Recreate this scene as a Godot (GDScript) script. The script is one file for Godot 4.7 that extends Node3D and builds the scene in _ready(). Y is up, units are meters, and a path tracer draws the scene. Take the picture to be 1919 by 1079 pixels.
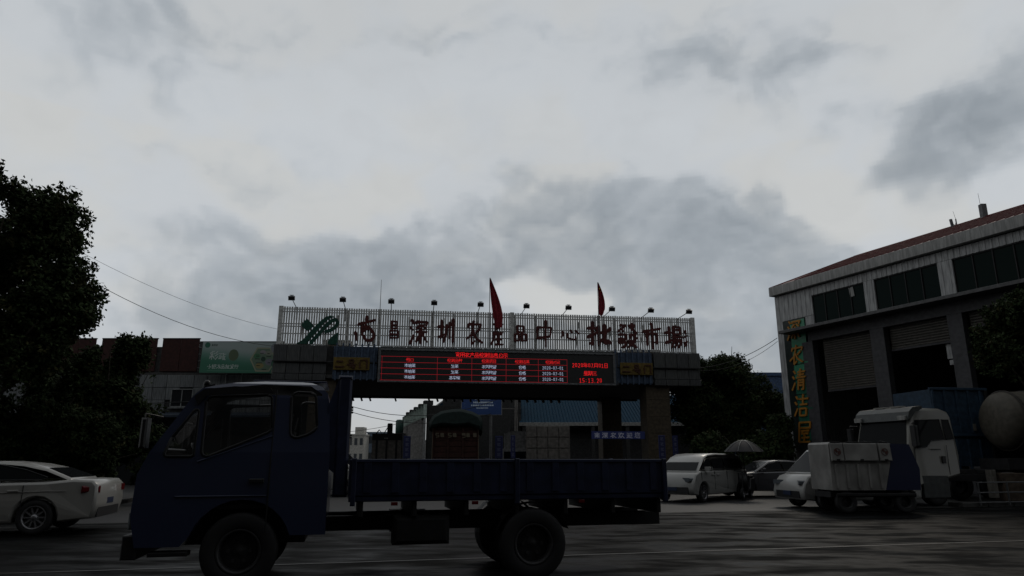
extends Node3D
# An overcast afternoon at a wet street: a market gate with a slatted name fence and an LED board, a small lorry in front.

var mats := {}
var rng := RandomNumberGenerator.new()
var tex_grime: NoiseTexture2D
var tex_fine: NoiseTexture2D
var tex_rain: NoiseTexture2D
var tex_wet: NoiseTexture2D
var tex_streak: NoiseTexture2D
var nrm_fine: NoiseTexture2D

# ---------------------------------------------------------------- strokes of the written characters, on a 16 x 16 grid (hex x y, y down)
var S := {
	"南": "13e3 8086 262f 26d6dece 5769 a799 4aba 4cbc 878f", "昌": "4147 41b1b7 44b4 47b7 292f 29d9df 2cdc 2fdf",
	"深": "1133 0527 0f3a 5352 52e2d4 8456 a4d6 58e8 969f 985e 98ee", "农": "2523 23e3d5 71590c 585f 5f8d c698 679bfe",
	"清": "1133 0527 0f3a 62e2 64d4 56f6 9096 787f 78d8dfbf 7ada 7cdc", "洁": "1133 0527 0f3a 53f3 9097 67e7 6a6f 6adadf 6fdf",
	"屋": "2121 21e1e5 25e5 212f 47d7 7759 59c9 8a8f 5cdc 3fef", "食": "8012 80f3 8385 45454c 45c5ca 48c8 4aca 4d8b 7adf",
	"用": "211d0f 21e1ef 26e6 2ae8 818f", "产": "8082 23e3 5466 b496 38e8 383c1f", "品": "4147 41b1b7 47b7 191f 19696f 1f6f 999f 99e9ef 9fef",
	"检": "0565 303f 3509 3668 a063 a0f5 86d6 699c a9ab d9ac 6fff", "测": "1133 0527 0f3a 515b 51919b 74784f 7a9f b2bb e0efcf",
	"信": "3016 252f 8080 53f3 66e6 69e9 6c6f 6cecef 6fef", "息": "8071 3238 32c2c8 34c4 36c6 38c8 0c1a 3b3edfdc 7a9b cbed", "公": "6127 a1f7 752e2ece bafe",
	"示": "31d1 05f5 858f6e 481c b8ed", "档": "0565 303f 3509 3668 a0a6 6185 f1c5 67e7ef 6beb 6fef", "口": "242e 24d4de 2ede", "种": "5013 0565 303f 3509 3668 7378 73e3e8 78e8 b0bf",
	"项": "0363 3c33 0d6b 60f0 a093 747b 74e4eb a69b5f bcff", "目": "313f 31c1cf 36c6 3aca 3fcf", "结": "301535 36080a4a 0e5c 63f3 a0a7 67e7 7a7f 7aeaef 7fef",
	"果": "3137 31c1c7 34c4 37c7 0af a 0afa 808f 7a1e 8aee", "时": "121e 126 26e 626e 1868 1e6e 74f4 d0dfbf 8799", "间": "1132 252f 61e1ef 565d 56a6ad 59a9 5dad",
	"本": "03f3 808f 821c 82ec 5bbb", "地": "0555 313c 0c6a 67f4fab9 5d5f 737effec a0ac", "菜": "02f2 5054 a0a4 56d5 4648 7677 c5a8 0af a 0afa 888f 8a1e 8aee", "生": "301526 25e5 4ada 0fff 808f",
	"药": "02f2 5054 a0a4 4518 4a2a 1d6b 8579 77e7ecce aabc", "残": "0171 301a5474 5a0f 3768 84f3 87f6 a0acfe f4 8d d1e2", "留": "5114 3c14 66 81f1f6c6 b1a68 282f 28d8df 2bdb 2fdf 878f",
	"合": "8006 80f6 56a6 3932 393f 39c9cf 3fcf", "格": "0565 303f 3509 3668 9066 81d1a657 84fa 7b7f 7bdbdf 7fdf", "高": "8082 13f3 5458 54b4b8 58b8 1a1f 1aeaee 6c6f 6cacaf 6faf", "安": "8081 2522 22e2e5 7458bf 0af a 0afa b85f",
	"椒": "0454 303f 3508 3658 8085 83a3 6696 868f 689 788a 688c a8bc c2f2f4ae b5ff", "年": "4016 34e4 48d8 484b 0bfb 909f", "月": "413c1f 41d1df 46d6 4bdb", "日": "313f 31c1cf 38c8 3fcf",
	"星": "3137 31c1c7 34c4 37c7 3a18 29e9 4cdc 0fff 888f", "期": "0373 2020 202c 606c 2666 2969 0c7c 2d0f 6d7f a1a98f a1e1ef a5e5 a9e9", "三": "23d3 48b8 0ee e 0eee", "二": "24d4 0dfd",
	"号": "4146 41b1b6 46b6 09f9 595cdcdfaf", "门": "3142 252f 61e1ef", "彩": "8013 1437 6547 9485 0979 404f 480d 489d e0b4 f5a9 fabf", "疏": "0272 434d 4878 161d 0d7b 91a2 83f3 b498e8 9a9f babf dadfff",
	"小": "808f6e 4718 a7eb", "舒": "4006 40 84 8488 2585 4549 1878 2b2f 2b7b7f 2f7f 91e1b4 86f6e8 c6cfaf", "冻": "0223 0f3b 53f3 908 8 9088e8 b6bfaf 7a5d dafd", "批": "0464 303f1e 0a67 737f7fab 77a7 b2bededcfe f4b8", "发": "3136 36e6 90836c1f b0e3 69c9 c95f 6aef",
	"行": "4115 5516 363f 72e2 66f6 b6bfae", "欢": "0262 62 0f 620f 046f 8155 53e3d6 a3a96f aaff", "迎": "1123 0737 373c0f 0dffff 6254 545b 5b89 9292 929d 92e2eaca", "您": "3015 252a 8054 62e2d4 a2a9 7658 c6e8 0d1b 4b4edfdc 8a9b dbed",
	"0": "4242 52b2cdbd5d4c42", "1": "44828f 4fcf", "2": "4462a2c4c64fcf", "3": "4242c2c6 68c8cf4f 68c8", "5": "c24248b8cacd4f", "7": "42c26f", "-": "39c9", ":": "7576 7c7d", ".": "7e7f", "4": "a24bdb a2af", "6": "b2474f cfc8 4fcfc848", "8": "4242c2cf4f42 48c8", "9": "c84842c2cf5f",
}
# brush-written characters of the name above the gate
var BRUSH := {
	"南": "25e2 8078 0a1f 575c 59a7daeccf8f6c 47a6", "昌": "4147 41b1b7 44b4 47b7 292f 29d9df 2cdc 2fdf", "深": "1133 0527 0f3a 5352 52e2d4 8456 a4d6 58e8 969f 985e 98ee",
	"圳": "0555 313c 0c6a 847b5f b2bd e0ef", "农": "2523 23e3d5 71590c 585f5f8d c698 679bfe", "產": "8082 23e3 5466 b466 38e8 383c0f 7857 59d9 6cdc 5fef 989f", "品": "4147 41b1b7 47b7 191f 19696f 1f6f 999f 99e9ef 9fef",
	"中": "1519 14e4d9 1ad9 909f", "心": "162a0c 585dafcfcb 8497 c4f8", "批": "0464 303f1e 0a67 737f7eab 77a7 b2bededcfe f4b8", "發": "2161 6105 3345 b0d2 91f6 d1b4 1767 676a 1a6a 1a1c 1c6c 6c5f3f a7d7 a7a9a b d7daf9 8bdb db8f 9cef",
	"市": "7082 05f3 363d 36c6ccab 838f", "場": "0555 313c 0c6a 7176 71d1d6 73d3 76d6 68f8 8a5f 7aeaddbf ba8f",
"款": "4095 07d5 809f 0cfa 3f8b",
}

func pts(code: String) -> Array:                # the strokes of one code as lists of points in a unit square, y up
	var out := []
	for s in code.split(" ", false):
		if s.length() < 4:
			continue
		var line := PackedVector2Array()
		for i in range(0, s.length() - 1, 2):
			line.append(Vector2(("0x" + s[i]).hex_to_int() / 15.0, 1.0 - ("0x" + s[i + 1]).hex_to_int() / 15.0))
		out.append(line)
	return out

func write(img: Image, text: String, x: float, y: float, size: float, color: Color, thick := 2, gap := 1.12) -> void:   # flat print: draws characters, x y = middle of the line of text
	var at := x - 0.5 * size * gap * _adv(text) + 0.06 * size
	for ch in text:
		var wide := 1.0 if ch.unicode_at(0) > 255 else 0.62
		if S.has(ch):
			for line in pts(S[ch]):
				for i in line.size() - 1:
					var a := Vector2(at + line[i].x * size * wide, y + (0.5 - line[i].y) * size)
					var b := Vector2(at + line[i + 1].x * size * wide, y + (0.5 - line[i + 1].y) * size)
					var n := int(maxf(1.0, a.distance_to(b)))
					for k in n + 1:
						var p := a.lerp(b, float(k) / n)
						img.fill_rect(Rect2i(int(p.x - thick * 0.5 + 0.5), int(p.y - thick * 0.5 + 0.5), thick, thick), color)
		at += size * gap * wide

func _adv(text: String) -> float:
	var w := 0.0
	for ch in text:
		w += 1.0 if ch.unicode_at(0) > 255 else 0.62
	return w

# ---------------------------------------------------------------- materials
func noise_tex(seed_: int, freq: float, lo: float, hi: float, normal := false, bump := 4.0, stretch := false) -> NoiseTexture2D:
	var n := FastNoiseLite.new()
	n.seed = seed_
	n.noise_type = FastNoiseLite.TYPE_SIMPLEX_SMOOTH
	n.frequency = freq
	n.fractal_octaves = 5
	var t := NoiseTexture2D.new()
	t.width = 512
	t.height = 512
	t.seamless = true
	t.noise = n
	if normal:
		t.as_normal_map = true
		t.bump_strength = bump
	else:
		var g := Gradient.new()
		g.set_color(0, Color(lo, lo, lo))
		g.set_color(1, Color(hi, hi, hi))
		g.set_offset(0, 0.25)
		g.set_offset(1, 0.75)
		t.color_ramp = g
	return t

func mat(key: String, c: Color, rough := 0.7, metal := 0.0, dirt := true, scale := 0.5) -> StandardMaterial3D:   # c is the linear base colour
	if mats.has(key):
		return mats[key]
	var m := StandardMaterial3D.new()
	m.resource_name = key
	m.albedo_color = c.linear_to_srgb()
	m.roughness = rough
	m.metallic = metal
	m.metallic_specular = 0.35
	if dirt:
		m.albedo_texture = tex_grime
		m.uv1_triplanar = true
		m.uv1_world_triplanar = true
		m.uv1_scale = Vector3.ONE * scale
	mats[key] = m
	return m

func streaked(m: StandardMaterial3D, across := 1.1) -> StandardMaterial3D:      # rain streaks run down walls and sheets
	m.albedo_texture = tex_rain
	m.uv1_scale = Vector3(across, across * 0.09, across)
	return m

func glass(key: String, tint: Color, alpha: float) -> StandardMaterial3D:
	if mats.has(key):
		return mats[key]
	var m := StandardMaterial3D.new()
	m.resource_name = key
	m.albedo_color = Color(tint.r, tint.g, tint.b, alpha)
	m.transparency = BaseMaterial3D.TRANSPARENCY_ALPHA
	m.roughness = 0.03
	mats[key] = m
	return m

func print_mat(key: String, img: Image, rough := 0.5, emit := 0.0) -> StandardMaterial3D:
	var m := StandardMaterial3D.new()
	m.resource_name = key
	var t := ImageTexture.create_from_image(img)
	if emit > 0.0:
		m.albedo_color = Color(0.03, 0.03, 0.035)
		m.emission_enabled = true
		m.emission = Color.WHITE
		m.emission_operator = BaseMaterial3D.EMISSION_OP_MULTIPLY
		m.emission_texture = t
		m.emission_energy_multiplier = emit
	else:
		m.albedo_texture = t
	m.roughness = rough
	return m

# ---------------------------------------------------------------- shapes
class B:                                        # collects shapes and becomes one mesh
	var st := SurfaceTool.new()
	func _init() -> void:
		st.begin(Mesh.PRIMITIVE_TRIANGLES)
	func flat() -> void:
		st.set_smooth_group(-1)
	func smooth() -> void:
		st.set_smooth_group(1)
	func tri(a: Vector3, b: Vector3, c: Vector3) -> void:
		st.add_vertex(a); st.add_vertex(b); st.add_vertex(c)
	func quad(a: Vector3, b: Vector3, c: Vector3, d: Vector3) -> void:
		tri(a, b, c); tri(a, c, d)
	func uvquad(a: Vector3, b: Vector3, c: Vector3, d: Vector3) -> void:   # a top left, then clockwise seen from the front
		flat()
		var p := [a, b, c, a, c, d]
		var u := [Vector2(0, 0), Vector2(1, 0), Vector2(1, 1), Vector2(0, 0), Vector2(1, 1), Vector2(0, 1)]
		for i in 6:
			st.set_uv(u[i]); st.add_vertex(p[i])
	func box(c: Vector3, s: Vector3, basis := Basis.IDENTITY) -> B:
		flat()
		var h := s * 0.5
		var v := []
		for i in 8:
			v.append(c + basis * Vector3(h.x if i & 1 else -h.x, h.y if i & 2 else -h.y, h.z if i & 4 else -h.z))
		for q in [[4, 6, 7, 5], [1, 3, 2, 0], [5, 7, 3, 1], [0, 2, 6, 4], [6, 2, 3, 7], [0, 4, 5, 1]]:
			quad(v[q[0]], v[q[1]], v[q[2]], v[q[3]])
		return self
	func bevel(c: Vector3, s: Vector3, r: float, basis := Basis.IDENTITY) -> B:   # a box with chamfered edges towards +z, for panels and boards
		flat()
		var h := s * 0.5
		var o := [Vector2(-h.x, h.y), Vector2(h.x, h.y), Vector2(h.x, -h.y), Vector2(-h.x, -h.y)]
		for i in 4:
			var a: Vector2 = o[i]
			var b: Vector2 = o[(i + 1) % 4]
			var ia := Vector2(a.x - signf(a.x) * r, a.y - signf(a.y) * r)
			var ib := Vector2(b.x - signf(b.x) * r, b.y - signf(b.y) * r)
			quad(c + basis * Vector3(a.x, a.y, -h.z), c + basis * Vector3(b.x, b.y, -h.z), c + basis * Vector3(b.x, b.y, h.z - r), c + basis * Vector3(a.x, a.y, h.z - r))
			quad(c + basis * Vector3(a.x, a.y, h.z - r), c + basis * Vector3(b.x, b.y, h.z - r), c + basis * Vector3(ib.x, ib.y, h.z), c + basis * Vector3(ia.x, ia.y, h.z))
		quad(c + basis * Vector3(o[0].x + r, o[0].y - r, h.z), c + basis * Vector3(o[1].x - r, o[1].y - r, h.z), c + basis * Vector3(o[2].x - r, o[2].y + r, h.z), c + basis * Vector3(o[3].x + r, o[3].y + r, h.z))
		return self
	func prism(poly: PackedVector2Array, z0: float, z1: float, xf := Transform3D.IDENTITY) -> B:   # an outline given thickness along z
		flat()
		if Geometry2D.is_polygon_clockwise(poly):
			poly = poly.duplicate()
			poly.reverse()
		var idx := Geometry2D.triangulate_polygon(poly)
		for i in range(0, idx.size(), 3):
			var a := poly[idx[i]]; var b := poly[idx[i + 1]]; var c := poly[idx[i + 2]]
			if (b - a).cross(c - a) > 0:
				var t := b; b = c; c = t
			tri(xf * Vector3(a.x, a.y, z1), xf * Vector3(b.x, b.y, z1), xf * Vector3(c.x, c.y, z1))
			tri(xf * Vector3(a.x, a.y, z0), xf * Vector3(c.x, c.y, z0), xf * Vector3(b.x, b.y, z0))
		for i in poly.size():
			var a := poly[i]; var b := poly[(i + 1) % poly.size()]
			quad(xf * Vector3(a.x, a.y, z0), xf * Vector3(a.x, a.y, z1), xf * Vector3(b.x, b.y, z1), xf * Vector3(b.x, b.y, z0))
		return self
	func tube(path: Array, r0: float, r1: float, n := 6, closed := true) -> B:
		smooth()
		var rings := []
		for i in path.size():
			var d: Vector3 = (path[mini(i + 1, path.size() - 1)] - path[maxi(i - 1, 0)]).normalized()
			var u := d.cross(Vector3.UP if absf(d.y) < 0.9 else Vector3.RIGHT).normalized()
			var w := u.cross(d)
			var r := lerpf(r0, r1, float(i) / maxf(1, path.size() - 1))
			var ring := []
			for k in n:
				ring.append(path[i] + (u * cos(TAU * k / n) + w * sin(TAU * k / n)) * r)
			rings.append(ring)
		for i in rings.size() - 1:
			for k in n:
				quad(rings[i][k], rings[i][(k + 1) % n], rings[i + 1][(k + 1) % n], rings[i + 1][k])
		if closed:
			flat()
			for k in range(1, n - 1):
				tri(rings[0][0], rings[0][k + 1], rings[0][k])
				tri(rings[-1][0], rings[-1][k], rings[-1][k + 1])
		return self
	func lathe(prof: Array, n: int, xf := Transform3D.IDENTITY, sm := true) -> B:   # profile of (radius, z) turned round z
		if sm: smooth()
		else: flat()
		for i in prof.size() - 1:
			for k in n:
				var a0 := TAU * k / n; var a1 := TAU * (k + 1) / n
				var p: Vector2 = prof[i]; var q: Vector2 = prof[i + 1]
				quad(xf * Vector3(p.x * cos(a0), p.x * sin(a0), p.y), xf * Vector3(q.x * cos(a0), q.x * sin(a0), q.y), xf * Vector3(q.x * cos(a1), q.x * sin(a1), q.y), xf * Vector3(p.x * cos(a1), p.x * sin(a1), p.y))
		return self
	func loft(poly: PackedVector2Array, hw: Callable, r: float) -> B:   # side outline in x y, as wide as hw(y) on either side, its long edges rounded by r
		if Geometry2D.is_polygon_clockwise(poly):
			poly = poly.duplicate()
			poly.reverse()
		var n := poly.size()
		var ins := PackedVector2Array()
		for i in n:
			var a := (poly[i] - poly[(i + n - 1) % n]).normalized()
			var b := (poly[(i + 1) % n] - poly[i]).normalized()
			var m := (Vector2(-a.y, a.x) + Vector2(-b.y, b.x)).normalized()
			ins.append(poly[i] + m * r)
		var mid := PackedVector2Array()
		for i in n:
			mid.append(poly[i].lerp(ins[i], 0.3))
		var rows := []
		for k in 6:
			var row := []
			var src: PackedVector2Array = [ins, mid, poly, poly, mid, ins][k]
			var f: float = [0.0, r * 0.45, r * 1.1, r * 1.1, r * 0.45, 0.0][k]
			for i in n:
				var w: float = hw.call(src[i].y) - f
				row.append(Vector3(src[i].x, src[i].y, -w if k < 3 else w))
			rows.append(row)
		smooth()
		for k in 5:
			for i in n:
				var j := (i + 1) % n
				quad(rows[k][i], rows[k + 1][i], rows[k + 1][j], rows[k][j])
		flat()
		var idx := Geometry2D.triangulate_polygon(ins)
		for i in range(0, idx.size(), 3):
			var a: int = idx[i]; var b: int = idx[i + 1]; var c: int = idx[i + 2]
			if (ins[b] - ins[a]).cross(ins[c] - ins[a]) > 0:
				var t := b; b = c; c = t
			tri(rows[5][a], rows[5][b], rows[5][c])
			tri(rows[0][a], rows[0][c], rows[0][b])
		return self
	func done() -> ArrayMesh:
		st.generate_normals()
		return st.commit()

func stroke(b: B, line: PackedVector2Array, w: float, z0: float, z1: float) -> void:   # a brush stroke cut out of board
	var big := PackedVector2Array()
	for p in line:
		big.append(p * 8.0)
	for poly in Geometry2D.offset_polyline(big, w * 4.0, Geometry2D.JOIN_ROUND, Geometry2D.END_ROUND):
		if not Geometry2D.is_polygon_clockwise(poly):
			var small := PackedVector2Array()
			for p in poly:
				small.append(p / 8.0)
			b.prism(small, z0, z1)

# ---------------------------------------------------------------- naming
var taken := {}
func numbered(n: String) -> String:
	if not taken.has(n):
		taken[n] = 0
		return n
	taken[n] += 1
	return "%s_%03d" % [n, taken[n]]

func tag(o: Node3D, label: String, category: String, group := "") -> Node3D:
	o.set_meta("label", label)
	o.set_meta("category", category)
	if group != "":
		o.set_meta("group", group)
	return o

func thing(n: String, label: String, category: String, at := Vector3.ZERO, turn := 0.0, group := "") -> Node3D:
	var o := Node3D.new()
	o.name = numbered(n)
	add_child(o)
	o.position = at
	o.rotation.y = turn
	return tag(o, label, category, group)

func part(n: String, mesh: Mesh, m: Material, parent: Node, at := Vector3.ZERO) -> MeshInstance3D:
	var o := MeshInstance3D.new()
	o.name = n
	o.mesh = mesh
	o.material_override = m
	parent.add_child(o, true)
	o.position = at
	return o

func pb(n: String, c: Vector3, s: Vector3, m: Material, parent: Node, basis := Basis.IDENTITY) -> MeshInstance3D:   # a part that is a plain board or bar
	var r := minf(0.012, minf(s.x, minf(s.y, s.z)) * 0.2)
	return part(n, B.new().bevel(Vector3.ZERO, s, r, basis).done(), m, parent, c)

func struct(n: String, mesh: Mesh, m: Material, at := Vector3.ZERO) -> MeshInstance3D:
	var o := part(n, mesh, m, self, at)
	o.set_meta("kind", "structure")
	return o

func single(n: String, mesh: Mesh, m: Material, label: String, category: String, at := Vector3.ZERO, group := "") -> MeshInstance3D:
	var o := part(numbered(n), mesh, m, self, at)
	tag(o, label, category, group)
	return o

# ---------------------------------------------------------------- sky: a computed overcast with darker cloud banks (degrees: azimuth from north, elevation)
var n1 := FastNoiseLite.new()
var n2 := FastNoiseLite.new()
const BANKS := [
	[6.0, 19.0, 9.5, 4.2, 0.7], [12.0, 15.6, 8.0, 4.0, 0.5], [-2.5, 15.8, 6.0, 3.2, 0.4], [-24.0, 9.5, 6.0, 3.6, 0.45], [-12.5, 10.0, 9.0, 3.4, 0.45], [4.0, 22.5, 4.0, 2.6, 0.35], [-9.0, 14.8, 10.0, 3.6, 0.5], [-17.5, 13.0, 8.5, 4.8, 0.66], [-6.5, 12.4, 9.0, 3.4, 0.62], [17.5, 17.8, 6.5, 2.7, 0.62], [21.4, 20.2, 2.0, 2.2, 0.72],
	[19.5, 13.6, 5.0, 3.0, 0.6], [16.0, 9.5, 12.0, 3.2, 0.5], [36.5, 22.0, 4.2, 2.6, 0.95], [34.0, 23.6, 2.0, 1.4, 0.5], [33.5, 20.2, 2.4, 1.2, 0.4], [32.2, 21.6, 2.2, 2.4, 0.62], [42.0, 24.0, 7.0, 3.0, 0.8], [29.5, 24.6, 5.0, 1.8, 0.3], [17.0, 30.5, 9.0, 3.6, 0.5], [25.0, 29.0, 4.5, 2.0, 0.35],
	[-27.3, 16.2, 2.4, 1.1, 0.34], [-32.0, 31.0, 13.0, 5.0, 0.34], [-8.0, 33.5, 12.0, 2.6, 0.22], [-24.0, 22.0, 9.0, 1.6, 0.12], [-4.0, 8.0, 26.0, 2.4, 0.3], [25.0, 15.5, 1.6, 0.9, 0.2], [0.8, 13.4, 3.4, 1.7, -1.1], [4.8, 13.8, 2.6, 1.3, -0.8], [25.5, 17.5, 3.0, 2.6, -0.35],
]

func sky_at(az: float, el: float, fine: bool) -> Color:
	var p := Vector2(az * cos(deg_to_rad(el * 0.6)), el * 1.35)
	var wx := n1.get_noise_2d(p.x * 2.2, p.y * 2.2)
	var wy := n1.get_noise_2d(p.x * 2.2 + 311.0, p.y * 2.2 - 97.0)
	var qa := az + wx * 5.0
	var qe := el + wy * 2.6
	var d := 0.0
	if fine:
		for b in BANKS:
			var ex: float = (qa - b[0]) / b[2]
			var ey: float = (qe - b[1]) / b[3]
			var e := ex * ex + ey * ey
			if e < 6.0:
				d += b[4] * exp(-e * 1.1)
	var rag := Vector2(n2.get_noise_2d(p.x * 6.0 + 71.0, p.y * 7.0), n2.get_noise_2d(p.x * 6.0, p.y * 7.0 + 33.0))
	var billow := n2.get_noise_2d(p.x * 3.0 + wx * 22.0, p.y * 4.0 + wy * 22.0)
	var soft := n1.get_noise_2d(p.x * 0.8 + 50.0, p.y * 1.3)
	d *= 1.08 + 0.26 * rag.x + 0.45 * billow
	d += billow * 0.2 + soft * 0.26 + 0.05 * rag.y
	d = (1.0 - exp(-1.25 * smoothstep(-0.05, 0.55, d) * maxf(d, 0.0))) * (1.0 + 0.2 * billow + 0.1 * rag.y)
	var lum := 0.575 + 0.03 * soft + 0.022 * billow
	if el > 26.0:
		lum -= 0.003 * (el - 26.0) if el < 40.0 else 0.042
	if el < 12.0:
		lum -= 0.006 * (12.0 - maxf(el, 0.0))
	lum *= 1.0 - 0.5 * d
	lum *= 1.0 - 0.2 * smoothstep(40.0, 110.0, absf(az)) * (1.0 - smoothstep(60.0, 88.0, el)) - 0.15 * smoothstep(45.0, 85.0, el)   # veiled sun ahead; unseen sky behind and overhead is dimmed to darken facing fronts
	var warm := 0.028 * (1.0 - d) * smoothstep(0.0, 0.5, wy + 0.2) * (1.0 if el < 24.0 else 0.5)
	var cool := 0.055 + 0.07 * d
	return Color(lum * (1.0 - cool * 0.8 + warm), lum * (1.0 + cool * 0.1), lum * (1.0 + cool - warm * 1.8))

func make_sky() -> PanoramaSkyMaterial:
	n1.seed = 41
	n1.noise_type = FastNoiseLite.TYPE_SIMPLEX_SMOOTH
	n1.frequency = 0.032
	n1.fractal_octaves = 4
	n2.seed = 7
	n2.noise_type = FastNoiseLite.TYPE_SIMPLEX_SMOOTH
	n2.frequency = 0.045
	n2.fractal_octaves = 5
	n2.fractal_gain = 0.52
	var w := 2560
	var h := 1280
	var img := Image.create(w, h, false, Image.FORMAT_RGBF)
	img.fill(Color(0.05, 0.052, 0.055))
	for y in range(0, h / 2 + 8, 2):
		var el := 90.0 - 180.0 * (y + 1.0) / h
		var inside := el < 44.0
		var x := 0
		while x < w:
			var az := (x + 1.0) / w * 360.0
			if az > 180.0:
				az -= 360.0
			if inside and absf(az) < 46.0:
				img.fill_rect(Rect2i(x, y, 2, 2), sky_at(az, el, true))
				x += 2
			else:
				if y % 8 == 0:
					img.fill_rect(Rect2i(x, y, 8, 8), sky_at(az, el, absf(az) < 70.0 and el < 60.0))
				x += 8
	var m := PanoramaSkyMaterial.new()
	m.panorama = ImageTexture.create_from_image(img)
	return m

# ---------------------------------------------------------------- the scene
func _ready() -> void:
	var cam := Camera3D.new()
	cam.name = "camera"
	add_child(cam)
	cam.position = Vector3(0, 1.47, 0)
	cam.rotation_degrees.x = 13.85
	cam.fov = 45.08
	cam.near = 0.05
	cam.far = 900.0
	cam.current = true
	var env := Environment.new()
	env.background_mode = Environment.BG_SKY
	env.sky = Sky.new()
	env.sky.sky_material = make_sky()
	env.tonemap_mode = Environment.TONE_MAPPER_LINEAR
	env.tonemap_exposure = 1.0
	env.sdfgi_enabled = true
	env.ssao_enabled = true
	env.ssil_enabled = true
	var we := WorldEnvironment.new()
	we.name = "environment"
	we.environment = env
	add_child(we)
	var sun := DirectionalLight3D.new()
	sun.name = "sun"
	sun.light_energy = 0.15
	sun.light_color = Color(1.0, 0.96, 0.9)
	sun.light_angular_distance = 14.0
	sun.shadow_enabled = true
	add_child(sun)
	sun.rotation_degrees = Vector3(-38, 155, 0)      # the sun stands behind the clouds over the gate, ahead and to the left

	rng.seed = 20200701
	tex_grime = noise_tex(3, 0.014, 0.8, 1.0)
	tex_fine = noise_tex(5, 0.06, 0.7, 1.0)
	tex_rain = noise_tex(17, 0.03, 0.76, 1.0)
	tex_wet = noise_tex(15, 0.02, 0.35, 1.0)
	tex_streak = noise_tex(9, 0.02, 0.34, 0.85)
	nrm_fine = noise_tex(11, 0.09, 0, 1, true, 3.0)
	ground()
	added_near_blocks()
	market_gate()
	gate_fittings()
	left_building()
	right_building()
	beyond_gate()
	left_trees()
	right_trees()
	blue_lorry()
	street_cars()
	right_vehicles()
	gate_traffic()
	wires()

func ground() -> void:
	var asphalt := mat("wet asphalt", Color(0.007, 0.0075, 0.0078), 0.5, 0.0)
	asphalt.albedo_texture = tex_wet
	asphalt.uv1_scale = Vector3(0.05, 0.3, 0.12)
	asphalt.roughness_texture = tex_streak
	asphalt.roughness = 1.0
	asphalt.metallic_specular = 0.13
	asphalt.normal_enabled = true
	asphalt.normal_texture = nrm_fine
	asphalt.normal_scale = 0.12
	var g := B.new()
	g.flat()
	g.quad(Vector3(-500, 0, -600), Vector3(500, 0, -600), Vector3(500, 0, 300), Vector3(-500, 0, 300))
	struct("ground", g.done(), mat("yard concrete", Color(0.026, 0.026, 0.025), 0.7), Vector3(0, -0.008, 0))
	# the street runs slantwise across the view: everything on it is laid out in a frame turned by STREET
	var turned := func(o: MeshInstance3D) -> MeshInstance3D:
		o.position = Basis(Vector3.UP, STREET) * o.position
		o.rotation.y = STREET
		return o
	var r := B.new()
	r.flat()
	r.quad(Vector3(-160, 0, -19.0), Vector3(160, 0, -19.0), Vector3(160, 0, 11), Vector3(-160, 0, 11))
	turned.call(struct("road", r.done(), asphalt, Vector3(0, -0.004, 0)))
	var yard := B.new()
	yard.flat()
	yard.quad(Vector3(-9.6, 0, -130), Vector3(10.5, 0, -130), Vector3(12.5, 0, -22.6), Vector3(-11.5, 0, -17.0))
	struct("entrance_road", yard.done(), mat("entrance asphalt", Color(0.02, 0.02, 0.021), 0.6), Vector3(0, -0.006, 0))
	var kerb := mat("kerb stone", Color(0.05, 0.05, 0.048), 0.75)
	var pave := mat("pavement", Color(0.024, 0.0235, 0.0225), 0.75)
	var km := B.new().bevel(Vector3.ZERO, Vector3(0.985, 0.2, 0.15), 0.02).done()
	for side in [[-60.0, -7.3, 14.0], [19.0, 60.0, 0.4]]:
		var w: float = side[1] - side[0]
		var d: float = side[2]
		var o: MeshInstance3D = turned.call(struct("pavement", B.new().box(Vector3(0, 0.06, 0), Vector3(w, 0.12, d)).done(), pave, Vector3((side[0] + side[1]) / 2, 0, -19.15 - d / 2)))
		for i in int(w):
			part("kerb_stone", km, kerb, o, Vector3(-w / 2 + 0.5 + i, 0.035, d / 2 + 0.08))
	var paint := mat("worn road paint", Color(0.03, 0.03, 0.029), 0.5)
	paint.uv1_scale = Vector3.ONE * 2.0
	for z in [-11.1, -18.3]:
		var m := B.new()
		m.flat()
		m.quad(Vector3(-60, 0, z - 0.035), Vector3(60, 0, z - 0.035), Vector3(60, 0, z + 0.035), Vector3(-60, 0, z + 0.035))
		turned.call(struct("road_marking", m.done(), paint, Vector3(0, 0.0015, 0)))
	for i in 9:
		var m := B.new()
		m.flat()
		m.quad(Vector3(-1.5, 0, -0.07), Vector3(1.5, 0, -0.07), Vector3(1.5, 0, 0.07), Vector3(-1.5, 0, 0.07))
		turned.call(struct("road_marking", m.done(), paint, Vector3(-24 + i * 6.5, 0.0015, -4.6)))

const STREET := 0.23

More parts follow.
